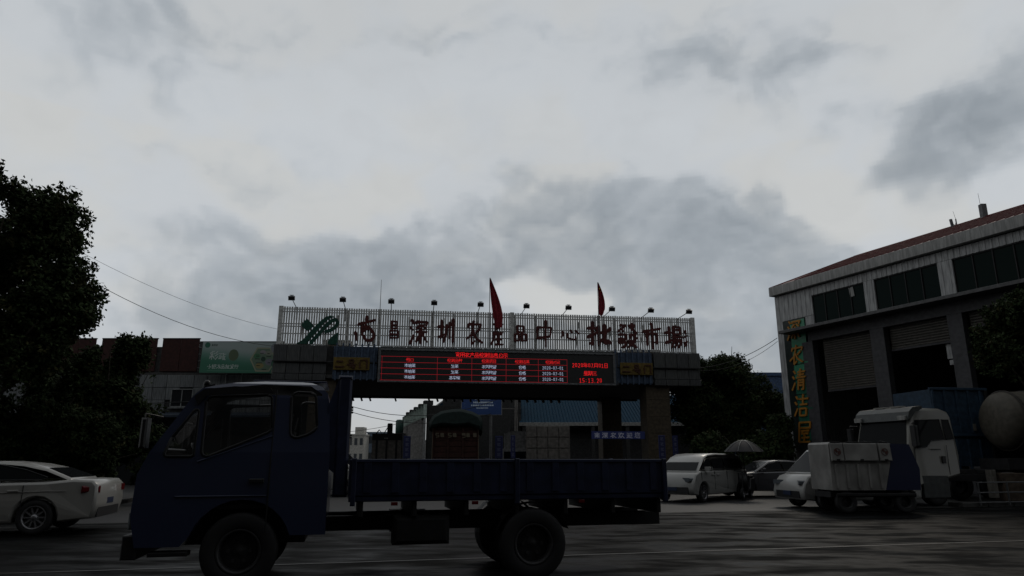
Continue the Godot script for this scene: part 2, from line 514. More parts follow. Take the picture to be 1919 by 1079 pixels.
# an unseen row of tall blocks, added behind the view to shade facing fronts
func added_near_blocks() -> void:
	var names := ["grey block added unseen behind the view for shade, opposite the gate", "brown block added unseen behind the view for shade, opposite the white saloon", "pale block added unseen behind the view for shade, opposite the warehouse", "dark block added unseen behind the view for shade, far left", "dark block added unseen behind the view for shade, far right"]
	var win := mat("far window", Color(0.04, 0.045, 0.05), 0.15, 0.0, false)
	var cols := [Color(0.1, 0.1, 0.1), Color(0.09, 0.07, 0.055), Color(0.12, 0.115, 0.105), Color(0.06, 0.06, 0.065), Color(0.06, 0.062, 0.065)]
	var xs := [0.0, -27.0, 27.0, -54.0, 54.0]
	for i in 5:
		var h := 33.0 - 2.0 * (i % 3)
		var t := thing("added_shade_block", names[i], "building", Vector3(xs[i], 0, 20.0), PI)
		var m := mat("near wall %d" % i, cols[i], 0.85)
		pb("wall", Vector3(0, h / 2, 0), Vector3(26.0, h, 12.0), m, t)
		pb("parapet", Vector3(0, h + 0.4, 0), Vector3(26.4, 0.8, 12.4), m, t)
		var wm := B.new().box(Vector3.ZERO, Vector3(1.6, 1.5, 0.08)).done()
		for r in int(h / 3.1):
			for c in 8:
				part("window", wm, win, t, Vector3(-11.2 + c * 3.2, 1.9 + r * 3.1, 6.02))

# ---------------------------------------------------------------- the market gate
const GATE_TURN := 0.139626
func gate_at(x: float, y: float, z: float) -> Vector3:
	return Transform3D(Basis(Vector3.UP, GATE_TURN), Vector3(0, 0, -41.5)) * Vector3(x, y, z)

func market_gate() -> void:
	var g := thing("market_gate", "long grey panelled market gate with white slat fence and red brush lettering on top", "gate", Vector3(0, 0, -41.5), GATE_TURN)
	var panel := [mat("grey panel", Color(0.066, 0.069, 0.069), 0.45), mat("grey panel light", Color(0.073, 0.076, 0.075), 0.45), mat("grey panel dark", Color(0.059, 0.062, 0.064), 0.5)]
	for m in panel:
		streaked(m, 0.9)
	var dark := mat("gate core", Color(0.03, 0.03, 0.03), 0.8)
	var tan_stone := mat("tan pillar stone", Color(0.065, 0.051, 0.034), 0.7)
	var blue := mat("blue fluting", Color(0.05, 0.075, 0.12), 0.5)
	# the deep canopy: core, soffit, rear beam
	pb("canopy_slab", Vector3(-1.0, 7.05, -6.0), Vector3(25.6, 1.7, 11.6), dark, g)
	pb("soffit", Vector3(-1.0, 6.1, -6.0), Vector3(25.7, 0.2, 11.9), mat("soffit", Color(0.05, 0.05, 0.05), 0.8), g)
	pb("rear_beam", Vector3(-1.0, 5.93, -11.8), Vector3(25.0, 0.14, 0.3), dark, g)
	# panels of the upper band, the lower band and the sloping foot band
	var n := 34
	var pw := 25.7 / n
	var up := B.new().bevel(Vector3.ZERO, Vector3(pw - 0.03, 0.93, 0.1), 0.015).done()
	var low := B.new().bevel(Vector3.ZERO, Vector3(pw - 0.03, 0.62, 0.1), 0.015).done()
	for i in n:
		var x := -13.85 + (i + 0.5) * pw
		if x > -10.5 and x < -7.9 or x > 6.2 and x < 8.7:
			continue
		part("panel", up, panel[rng.randi() % 3], g, Vector3(x, 7.43, -0.02 + rng.randf_range(-0.006, 0.006)))
		if x > -7.9 and x < 6.2:
			continue
		part("panel", low, panel[rng.randi() % 3], g, Vector3(x, 6.56, -0.1 + rng.randf_range(-0.006, 0.006)))
		var f := part("panel", low, panel[rng.randi() % 3], g, Vector3(x, 6.06 - 0.02, 0.0))
		f.scale = Vector3(1, 0.58, 1)
	for i in n:
		var x := -13.85 + (i + 0.5) * pw
		if x > -7.9 and x < 6.2:
			var f := part("panel", low, panel[rng.randi() % 3], g, Vector3(x, 5.95, 0.0))
			f.scale = Vector3(1, 0.4, 1)
	pb("cornice", Vector3(-1.0, 6.93, 0.02), Vector3(25.75, 0.06, 0.14), dark, g)
	# fluted blue fields behind the door-number signs, their fins hang below
	for f in [-9.21, 7.47]:
		pb("blue_field", Vector3(f, 6.9, -0.04), Vector3(2.5, 1.9, 0.1), blue, g)
		for i in 7:
			pb("blue_fin", Vector3(f - 1.08 + i * 0.36, 6.95, 0.06), Vector3(0.09, 2.15, 0.14), blue, g)
	for i in 26:                                  # teeth under the rear edge
		if i in [3, 4, 6, 7, 8, 16, 17]:
			continue
		pb("fin_end", Vector3(-10.2 + i * 0.62, 5.76, -11.7), Vector3(0.12, 0.24, 0.5), dark, g, Basis(Vector3.BACK, 0.35))
	# pillars clad in tan stone
	for p in [[9.1, -0.9], [-11.0, -0.9], [9.1, -11.2], [-11.0, -11.2]]:
		for k in 6:
			var h := 5.99 / 6
			var c := pb("pillar_block", Vector3(p[0], (k + 0.5) * h, p[1]), Vector3(1.5 + 0.006 * (k % 2), h - 0.006, 1.3 + 0.006 * (k % 2)), tan_stone, g)
			c.scale = Vector3(1, 1, 1)
	# the name fence: posts, rails, slats
	var white := mat("fence white", Color(0.48, 0.485, 0.47), 0.5)
	var grey := mat("fence steel", Color(0.11, 0.115, 0.115), 0.5)
	var slat := B.new().box(Vector3.ZERO, Vector3(0.098, 2.24, 0.035)).done()
	for i in 177:
		var x := -13.6 + i * (25.2 / 176.0)
		part("slat", slat, white, g, Vector3(x, 9.08 + rng.randf_range(-0.012, 0.012), -0.35 + rng.randf_range(-0.006, 0.006)))
	for y in [10.08, 9.92, 9.2, 9.05, 8.62, 8.0]:
		pb("rail", Vector3(-1.0, y, -0.42), Vector3(25.3, 0.055, 0.05), white if y > 9.9 else grey, g)
	for i in 21:
		pb("post", Vector3(-13.6 + i * 1.26, 9.0, -0.5), Vector3(0.07, 2.2, 0.08), grey, g)
	for x in [-13.66, 0.05, 11.66]:
		pb("post", Vector3(x, 9.08, -0.36), Vector3(0.24, 2.3, 0.2), white, g)
	for i in 12:                                  # props that lean behind the fence
		var b := B.new().tube([Vector3(-12.5 + i * 2.1, 9.8, -0.55), Vector3(-12.5 + i * 2.1, 7.95, -1.7)], 0.04, 0.04, 5)
		part("prop", b.done(), grey, g)
	# letters
	var red := mat("letter red", Color(0.07, 0.011, 0.01), 0.5)
	var k := 0
	for l in [["南", -8.72, 8.99, 1.28, 1.5], ["昌", -7.06, 9.0, 0.72, 1.11], ["深", -5.57, 8.91, 1.15, 1.58], ["圳", -3.97, 8.98, 1.02, 1.45], ["农", -2.27, 8.95, 1.04, 1.62], ["產", -0.86, 8.98, 0.84, 1.63], ["品", 0.56, 8.96, 0.89, 1.01],
			["中", 2.03, 8.94, 1.08, 1.74], ["心", 3.66, 9.01, 1.22, 0.8], ["批", 5.51, 9.04, 1.54, 1.47], ["發", 7.31, 8.96, 1.3, 1.55], ["市", 8.9, 8.96, 1.19, 1.68], ["場", 10.34, 8.97, 1.17, 1.45], ["款", 11.12, 8.87, 0.35, 1.06]]:
		var b := B.new()
		var j := 0
		for line in pts(BRUSH[l[0]]):
			var t := PackedVector2Array()
			for p in line:
				t.append(Vector2((p.x - 0.5) * l[3] * 0.92, (p.y - 0.5) * l[4] * 0.95))
			var w: float = (0.04 + 0.075 * minf(l[3], l[4])) * rng.randf_range(0.9, 1.35)
			stroke(b, t, w, 0.0, 0.08 + 0.004 * j)
			stroke(b, PackedVector2Array([t[0], t[0].lerp(t[1], 0.3)]), w * 1.35, 0.002, 0.081 + 0.004 * j)
			j += 1
		part("letter", b.done(), red, g, Vector3(l[1], l[2], -0.3))
		k += 1
	# the green emblem
	var green := mat("emblem green", Color(0.009, 0.056, 0.04), 0.5)
	var px := func(arr: Array) -> PackedVector2Array:
		var o := PackedVector2Array()
		for i in range(0, arr.size(), 2):
			o.append(Vector2(-11.46 + (arr[i] - 542.0) / 615.0 * 2.43, 8.85 - (arr[i + 1] - 313.0) / 400.0 * 1.73))
		return o
	var e := B.new()
	e.prism(px.call([235, 514, 330, 460, 430, 340, 560, 200, 640, 135, 710, 113, 780, 130, 720, 147, 650, 190, 580, 275, 500, 375, 430, 455, 395, 514]), 0.0, 0.1)
	part("emblem", e.done(), green, g, Vector3(0, 0, -0.3))
	var e2 := B.new()
	stroke(e2, px.call([445, 500, 560, 370, 640, 270, 720, 190, 790, 165, 820, 215, 790, 275, 720, 318, 650, 340]), 0.2, 0.004, 0.105)
	part("emblem", e2.done(), green, g, Vector3(0, 0, -0.3))
	var e3 := B.new()
	e3.prism(px.call([693, 512, 700, 450, 760, 395, 837, 340, 837, 512]), 0.0, 0.1)
	part("emblem", e3.done(), green, g, Vector3(0, 0, -0.3))
	var e4 := B.new()
	e4.prism(px.call([275, 240, 300, 262, 310, 215, 330, 228, 335, 180, 352, 192, 365, 155, 400, 190, 440, 225, 475, 262, 440, 300, 400, 342, 350, 312, 320, 282]), 0.0, 0.1)
	part("emblem", e4.done(), green, g, Vector3(0, 0, -0.3))
	# low huts on the roof, seen through the slats
	pb("roof_hut", Vector3(-10.9, 8.5, -6.5), Vector3(1.8, 1.2, 2.4), mat("hut", Color(0.09, 0.07, 0.05), 0.8), g)
	pb("roof_hut", Vector3(9.9, 8.35, -6.0), Vector3(2.4, 0.95, 2.4), mat("hut", Color(0.09, 0.07, 0.05), 0.8), g)
	pb("roof_hut", Vector3(-12.9, 8.05, -3.0), Vector3(1.6, 0.35, 2.0), mat("hut", Color(0.09, 0.07, 0.05), 0.8), g)

func gate_fittings() -> void:
	# LED board
	var s := thing("led_board", "wide black LED board with a red table of test results under the name fence", "LED screen", gate_at(-0.78, 6.76, 0.12), GATE_TURN)
	var fm := mat("screen frame", Color(0.12, 0.125, 0.13), 0.4)
	var w := 14.2
	var h := 1.95
	pb("housing", Vector3(0, 0, -0.02), Vector3(w, h, 0.24), mat("screen housing", Color(0.03, 0.03, 0.03), 0.6), s)
	for q in [[0.0, h / 2 - 0.05, w, 0.1], [0.0, -h / 2 + 0.05, w, 0.1]]:
		pb("frame", Vector3(q[0], q[1], 0.13), Vector3(q[2], q[3], 0.1), fm, s)
	for q in [-1, 1]:
		pb("frame", Vector3(q * (w / 2 - 0.07), 0, 0.132), Vector3(0.14, h - 0.205, 0.1), fm, s)
	var img := Image.create(1744, 236, false, Image.FORMAT_RGB8)
	img.fill(Color(0.0, 0.0, 0.0))
	var red := Color(0.95, 0.1, 0.12)
	var cold := Color(0.72, 0.76, 0.86)
	var rows := [45, 91, 137, 183, 231]
	var cols := [8, 410, 664, 920, 1164, 1384]
	for y in rows:
		img.fill_rect(Rect2i(0, y, 1384, 2), Color(0.7, 0.08, 0.14))
	for x in cols:
		img.fill_rect(Rect2i(x, 45, 2, 189), Color(0.6, 0.08, 0.13))
	write(img, "食用农产品检测信息公示", 735, 22, 35, red, 3, 1.02)
	var cx := [210, 537, 792, 1042, 1274]
	var head := ["档口", "检测品种", "检测项目", "检测结果", "检测时间"]
	for i in 5:
		write(img, head[i], cx[i], 69, 27, red, 2, 1.02)
	for r in 3:
		var line: Array = ["本地菜", "高安椒" if r == 2 else "生菜", "农药残留", "合格", "2020-07-01"]
		for i in 5:
			write(img, line[i], cx[i], 115 + 46 * r, 26, cold, 2, 1.02)
	write(img, "2020年07月01日", 1562, 88, 35, red, 3, 1.02)
	write(img, "星期三", 1562, 152, 34, red, 3, 1.02)
	write(img, "15:13.20", 1562, 210, 36, red, 3, 1.0)
	var q := B.new()
	q.uvquad(Vector3(-w / 2 + 0.14, h / 2 - 0.1, 0.125), Vector3(w / 2 - 0.14, h / 2 - 0.1, 0.125), Vector3(w / 2 - 0.14, -h / 2 + 0.1, 0.125), Vector3(-w / 2 + 0.14, -h / 2 + 0.1, 0.125))
	part("display", q.done(), print_mat("led display", img, 0.6, 0.85), s)
	# door-number signs
	var gold := mat("sign gold", Color(0.12, 0.08, 0.014), 0.5)
	var brown := mat("sign brown letters", Color(0.05, 0.018, 0.008), 0.6)
	for d in [[-9.4, "yellow number-two-gate sign left of the LED board"], [7.67, "yellow number-two-gate sign right of the LED board"]]:
		var t := thing("gate_number_sign", d[1], "sign", gate_at(d[0], 6.83, 0.16), GATE_TURN, "gate number signs")
		pb("board", Vector3.ZERO, Vector3(2.06, 0.74, 0.06), gold, t)
		for i in 3:
			var b := B.new()
			var j := 0
			for line in pts(S["二号门"[i]]):
				var tt := PackedVector2Array()
				for p in line:
					tt.append(Vector2((p.x - 0.5) * 0.5, (p.y - 0.5) * 0.5))
				stroke(b, tt, 0.075, 0.0, 0.05 + 0.003 * j)
				j += 1
			part("letter", b.done(), brown, t, Vector3(-0.66 + i * 0.66, 0, 0.03))
	# floodlights on arms
	var black := mat("lamp black", Color(0.02, 0.02, 0.022), 0.5)
	var lens := mat("lamp lens", Color(0.08, 0.09, 0.1), 0.1, 0.0, false)
	var where := ["first floodlight at the left end of the name fence", "second floodlight from the left, above the green emblem", "third floodlight from the left, right of the lightning rod", "fourth floodlight from the left, above the fourth letter",
		"fifth floodlight from the left, just left of the larger red flag", "sixth floodlight from the left, just right of the larger red flag", "seventh floodlight from the left, midway between the two red flags", "eighth floodlight from the left, touching the smaller red flag", "ninth floodlight from the left, second from the fence's right end", "tenth floodlight at the right end of the name fence"]
	var xs := [-12.79, -9.96, -7.28, -4.78, -2.08, 0.61, 3.18, 5.83, 8.28, 10.67]
	for i in 10:
		var sway := -0.1 + 0.05 * i + rng.randf_range(-0.04, 0.04)
		var t := thing("floodlight", "black " + where[i], "floodlight", gate_at(xs[i], 10.12, -0.36), GATE_TURN, "floodlights on arms over the name fence")
		var tip := Vector3(sway, 0.36 - 0.012 * i, 1.15)
		part("arm", B.new().tube([Vector3(0, -0.7, -0.06), Vector3(0, 0.0, -0.02), tip], 0.026, 0.022, 6).done(), black, t)
		var tilt := Basis(Vector3.RIGHT, 0.5 + rng.randf_range(-0.06, 0.06))
		part("head", B.new().bevel(Vector3(0, -0.02, 0), Vector3(0.36, 0.24, 0.16), 0.03, tilt).box(Vector3(0, 0.1, -0.1), Vector3(0.28, 0.07, 0.12), tilt).done(), black, t, tip)
		part("lens", B.new().box(Vector3(0, -0.1, -0.01), Vector3(0.3, 0.03, 0.12), tilt).done(), lens, t, tip)
		part("bracket", B.new().box(Vector3(0, 0.16, 0.0), Vector3(0.22, 0.03, 0.05)).box(Vector3(0, 0.11, 0), Vector3(0.03, 0.1, 0.05)).done(), black, t, tip)
	# flags on poles
	var steel := mat("pole steel", Color(0.12, 0.12, 0.12), 0.4, 0.3)
	var cloth := mat("flag red", Color(0.2, 0.012, 0.02), 0.8)
	for f in [[-1.36, 12.35, 3.1, 0.5, "larger drooping red flag hanging down over the name fence"], [5.48, 12.3, 2.1, 0.36, "smaller drooping red flag right of the gate's middle"]]:
		var t := thing("flag", f[4], "flag", gate_at(f[0], 8.0, -0.2), GATE_TURN, "red flags on the gate")
		part("pole", B.new().tube([Vector3.ZERO, Vector3(0, f[1] - 8.0, 0)], 0.03, 0.018, 6).done(), steel, t)
		var b := B.new()
		b.smooth()
		var rows_ := 16
		var prev := []
		for r in rows_ + 1:
			var v := float(r) / rows_
			var y: float = f[1] - 8.05 - v * f[2]
			var wd: float = f[3] * (0.08 + 1.15 * sin(minf(1.0, v * 1.15) * 1.9)) * (1.0 if v < 0.8 else 1.0 - (v - 0.8) * 1.6)
			var shift: float = (0.75 * f[3]) * v * v if f[2] > 2.5 else 0.0
			var row := []
			for c in 9:
				var u := c / 8.0
				row.append(Vector3(shift + u * wd, y + 0.06 * sin(u * 9.0), 0.07 * sin(u * 14.0 + v * 3.0) + 0.03))
			if r > 0:
				for c in 8:
					b.quad(prev[c], prev[c + 1], row[c + 1], row[c])
			prev = row
		part("cloth", b.done(), cloth, t)
	var star := mat("flag gold", Color(0.5, 0.36, 0.03), 0.7)
	var st5 := B.new()
	for q5 in [[0.1, -0.42, 0.06], [0.17, -0.62, 0.025], [0.19, -0.5, 0.025]]:
		var poly := PackedVector2Array()
		for i in 10:
			var r: float = q5[2] * (1.0 if i % 2 == 0 else 0.42)
			poly.append(Vector2(q5[0] + r * sin(TAU * i / 10), q5[1] + r * cos(TAU * i / 10)))
		st5.prism(poly, 0.12, 0.13)
	part("star", st5.done(), star, get_node("flag_001"), Vector3(0, 4.3, 0))
	single("lightning_rod", B.new().tube([Vector3.ZERO, Vector3(0, 2.6, 0), Vector3(0, 4.15, 0)], 0.03, 0.012, 5).done(), steel, "thin steel lightning rod above the name fence's left half", "lightning rod", gate_at(-7.96, 7.95, -0.6))
	# cloth banner between the right pillars
	var bi := Image.create(512, 72, false, Image.FORMAT_RGB8)
	bi.fill(Color(0.16, 0.2, 0.42))
	write(bi, "南深农欢迎您", 256, 36, 52, Color(0.75, 0.75, 0.8), 5, 1.5)
	var bn := thing("banner", "blue banner with white letters hung between the gate's right pillars", "banner", Vector3(6.45, 2.88, -43.0), GATE_TURN)
	var q2 := B.new()
	q2.uvquad(Vector3(-1.66, 0.22, 0.006), Vector3(1.66, 0.22, 0.006), Vector3(1.66, -0.22, 0.006), Vector3(-1.66, -0.22, 0.006))
	part("print", q2.done(), print_mat("banner print", bi, 0.7), bn)
	pb("cloth", Vector3.ZERO, Vector3(3.36, 0.46, 0.01), mat("banner cloth", Color(0.03, 0.04, 0.14), 0.8), bn)
	part("rope", B.new().tube([Vector3(-2.9, 0.5, 0), Vector3(-1.66, 0.21, 0)], 0.01, 0.01, 4).tube([Vector3(1.66, 0.21, 0), Vector3(2.2, 0.4, 0)], 0.01, 0.01, 4).done(), black, bn)
	# narrow blue lane signs
	var li := Image.create(64, 256, false, Image.FORMAT_RGB8)
	li.fill(Color(0.13, 0.17, 0.42))
	for i in 4:
		for k in 4:                               # lettering too small to read: short worn bars
			li.fill_rect(Rect2i(14 + 4 * (k % 2), 20 + i * 60 + k * 9, 34 - 6 * (k % 3), 4), Color(0.6, 0.62, 0.75))
	var lm := print_mat("lane sign print", li, 0.5)
	lm.albedo_color = Color(0.6, 0.6, 0.6)
	for l in [[-5.8, 39.4, 0.38, "blue upright lane sign between the dark lorry and the red lorry"], [-0.72, 39.2, 0.4, "blue upright lane sign just right of the red lorry"], [0.05, 38.2, 0.24, "narrow blue upright lane sign against the white van body"], [8.0, 38.0, 0.34, "blue upright lane sign on the gate's right pillar"], [8.85, 38.6, 0.26, "narrow blue upright lane sign right of the gate's right pillar"]]:
		var t := thing("lane_sign", l[3], "sign", Vector3(l[0], 0, -l[1]), 0.0, "blue upright lane signs at the gate")
		part("post", B.new().tube([Vector3.ZERO, Vector3(0, 2.7, 0)], 0.04, 0.04, 6).done(), steel, t)
		pb("panel", Vector3(0, 2.1, 0.06), Vector3(l[2], 1.2, 0.05), mat("lane sign blue", Color(0.02, 0.03, 0.14), 0.5), t)
		var q3 := B.new()
		q3.uvquad(Vector3(-l[2] / 2 + 0.02, 2.68, 0.0885), Vector3(l[2] / 2 - 0.02, 2.68, 0.0885), Vector3(l[2] / 2 - 0.02, 1.52, 0.0885), Vector3(-l[2] / 2 + 0.02, 1.52, 0.0885))
		part("print", q3.done(), lm, t)

# ---------------------------------------------------------------- left: tiled wall with red cladding and a shop poster
func left_building() -> void:
	var t := thing("market_building", "grey tiled market building with dark red cladding above, left of the gate", "building", Vector3(0, 0, -42.2))
	var core := mat("building core", Color(0.05, 0.05, 0.05), 0.85)
	pb("wall", Vector3(-26.2, 3.3, -4.2), Vector3(24.4, 6.6, 8.0), core, t)
	pb("wall", Vector3(-26.5, 7.4, -1.2), Vector3(23.9, 1.64, 1.6), core, t)
	var tile := [mat("wall tile", Color(0.14, 0.15, 0.155), 0.4), mat("wall tile pale", Color(0.16, 0.17, 0.172), 0.4), mat("wall tile dull", Color(0.12, 0.128, 0.132), 0.5)]
	var tm := B.new().bevel(Vector3.ZERO, Vector3(0.8, 0.74, 0.08), 0.012).done()
	for c in 29:
		for r in 3:
			var x := -37.0 + c * 0.822
			var y := 4.55 + r * 0.76
			if r == 0 and x > -20.7 and x < -19.2:
				continue
			if r == 1 and x > -20.3 and x < -19.5:
				continue
			if x > -14.0:
				continue
			part("tile", tm, tile[rng.randi() % 3], t, Vector3(x, y, -0.13 + rng.randf_range(-0.008, 0.008)))
	for m in tile:
		streaked(m, 0.8)
	var dark := mat("dark glass", Color(0.012, 0.013, 0.015), 0.08, 0.0, false)
	var alu := mat("aluminium", Color(0.22, 0.23, 0.23), 0.4, 0.2)
	var win := pb("window", Vector3(-19.95, 5.05, -0.12), Vector3(1.24, 1.0, 0.06), dark, t)
	for q in [[0.0, 0.52, 1.34, 0.06], [0.0, -0.52, 1.34, 0.06], [-0.64, 0.0, 0.06, 0.98], [0.64, 0.0, 0.06, 0.98], [0.0, 0.0, 0.05, 0.98]]:
		pb("frame", Vector3(q[0], q[1], 0.05), Vector3(q[2], q[3], 0.06), alu, win)
	pb("sill", Vector3(0, -0.6, 0.08), Vector3(1.5, 0.05, 0.16), alu, win)
	# red cladding in separate sheets, and the black trough between
	var red := mat("cladding red", Color(0.036, 0.01, 0.008), 0.7)
	for p in [[-37.5, -32.3], [-32.2, -28.95], [-28.85, -25.7], [-25.35, -21.9], [-21.6, -19.3]]:
		var w: float = p[1] - p[0]
		var nn := int(w / 0.8)
		for i in nn:
			pb("red_sheet", Vector3(p[0] + w * (i + 0.5) / nn, 7.68, -0.28 + 0.01 * (i % 2)), Vector3(w / nn - 0.02, 2.0 + 0.02 * (i % 2), 0.06), red, t)
		pb("cap", Vector3((p[0] + p[1]) / 2, 8.72, -0.3), Vector3(w, 0.05, 0.16), core, t)
	pb("black_strip", Vector3(-19.05, 7.6, -0.3), Vector3(0.5, 1.9, 0.06), core, t)
	for i in 4:
		pb("rung", Vector3(-19.05, 6.9 + i * 0.42, -0.24), Vector3(0.46, 0.03, 0.04), alu, t)
	# awning, shop fronts and pipes
	pb("awning", Vector3(-25.5, 4.0, 0.75), Vector3(23.0, 0.14, 1.8), mat("awning blue", Color(0.03, 0.042, 0.06), 0.5), t, Basis(Vector3.RIGHT, 0.14))
	for i in 7:
		pb("shop_front", Vector3(-35.0 + i * 3.3, 1.8, -0.17), Vector3(3.05, 3.5, 0.06), dark, t)
	for x in [-18.72, -17.4, -16.45]:
		part("pipe", B.new().tube([Vector3(x, 4.2, -0.05), Vector3(x + 0.03, 6.0 if x < -18 else 6.55, -0.05)], 0.035, 0.035, 6).done(), alu, t)
	part("cable", B.new().tube([Vector3(-30, 4.9, 0.0), Vector3(-24, 4.66, 0), Vector3(-20.6, 4.78, 0), Vector3(-17.5, 4.9, 0)], 0.02, 0.02, 4).done(), core, t)
	part("dish", B.new().lathe([Vector2(0.02, 0), Vector2(0.22, 0.06), Vector2(0.24, 0.1), Vector2(0.2, 0.12)], 12, Transform3D(Basis.IDENTITY, Vector3(-17.1, 5.7, 0.0))).done(), core, t)
	# the poster board
	var img := Image.create(1024, 376, false, Image.FORMAT_RGB8)
	for y in 376:
		for x in range(0, 1024, 4):
			var u := x / 1024.0
			var v := y / 376.0
			var k := clampf(v * 1.15 - u * 0.35 - 0.05, 0.0, 1.0)
			img.fill_rect(Rect2i(x, y, 4, 1), Color(0.58, 0.63, 0.62).lerp(Color(0.15, 0.4, 0.31), smoothstep(0.0, 0.75, k)))
	var white := Color(0.66, 0.7, 0.68)
	var blob := func(cx: float, cy: float, rx: float, ry: float, c: Color) -> void:
		for yy in range(int(-ry), int(ry) + 1):
			var ww := rx * sqrt(maxf(0.0, 1.0 - (yy / ry) * (yy / ry)))
			img.fill_rect(Rect2i(int(cx - ww), int(cy + yy), int(2 * ww), 1), c)
	blob.call(62, 40, 34, 34, Color(0.1, 0.36, 0.28))
	write(img, "南深农", 150, 40, 24, Color(0.12, 0.2, 0.18), 3)
	write(img, "彩", 155, 165, 100, white, 9)
	write(img, "疏", 262, 175, 84, white, 8)
	blob.call(402, 160, 62, 70, Color(0.3, 0.36, 0.26))
	write(img, "小舒冻品批发行", 285, 300, 50, white, 6)
	img.fill_rect(Rect2i(90, 346, 600, 7), Color(0.3, 0.48, 0.4))
	var hexa := func(cx: float, cy: float, rad: float, c: Color) -> void:
		for yy in range(int(-rad * 0.86), int(rad * 0.86) + 1):
			var ww := rad - absf(yy) / 0.86 * 0.5
			img.fill_rect(Rect2i(int(cx - ww), int(cy + yy), int(2 * ww), 1), c)
	hexa.call(782, 210, 170, Color(0.55, 0.56, 0.46))
	hexa.call(782, 210, 152, Color(0.36, 0.45, 0.37))
	blob.call(700, 170, 44, 30, Color(0.22, 0.42, 0.28)); blob.call(740, 285, 52, 34, Color(0.5, 0.47, 0.28)); blob.call(862, 240, 54, 40, Color(0.42, 0.42, 0.46)); blob.call(850, 130, 48, 28, Color(0.48, 0.5, 0.44)); blob.call(775, 120, 38, 24, Color(0.52, 0.5, 0.52))
	for q in [[740, 130, 44], [830, 134, 30], [690, 165, 36], [672, 200, 70], [690, 248, 80], [700, 280, 44], [840, 245, 34], [770, 325, 60], [820, 168, 60]]:
		img.fill_rect(Rect2i(q[0], q[1], q[2], 9), Color(0.07, 0.1, 0.09))
	blob.call(782, 205, 30, 30, Color(0.06, 0.22, 0.16))
	blob.call(930, 70, 60, 60, Color(0.45, 0.47, 0.5)); blob.call(960, 150, 44, 50, Color(0.46, 0.5, 0.42)); blob.call(955, 260, 70, 60, Color(0.1, 0.34, 0.24))
	img.fill_rect(Rect2i(890, 330, 134, 46), Color(0.4, 0.44, 0.38))
	var bb := thing("shop_billboard", "green and white shop poster with a hexagon of food pictures beside the gate", "billboard", Vector3(-16.26, 7.42, -41.6))
	var q := B.new()
	q.uvquad(Vector3(-2.42, 0.95, 0.045), Vector3(2.42, 0.9, 0.045), Vector3(2.46, -0.97, 0.045), Vector3(-2.48, -0.92, 0.045))
	var bm := print_mat("billboard print", img, 0.55)
	bm.albedo_color = Color(0.95, 0.95, 0.95)
	part("print", q.done(), bm, bb)
	pb("board", Vector3.ZERO, Vector3(4.98, 1.96, 0.08), core, bb)
	for i in 4:
		pb("strut", Vector3(-1.9 + i * 1.25, 0, -0.25), Vector3(0.06, 1.8, 0.4), core, bb)

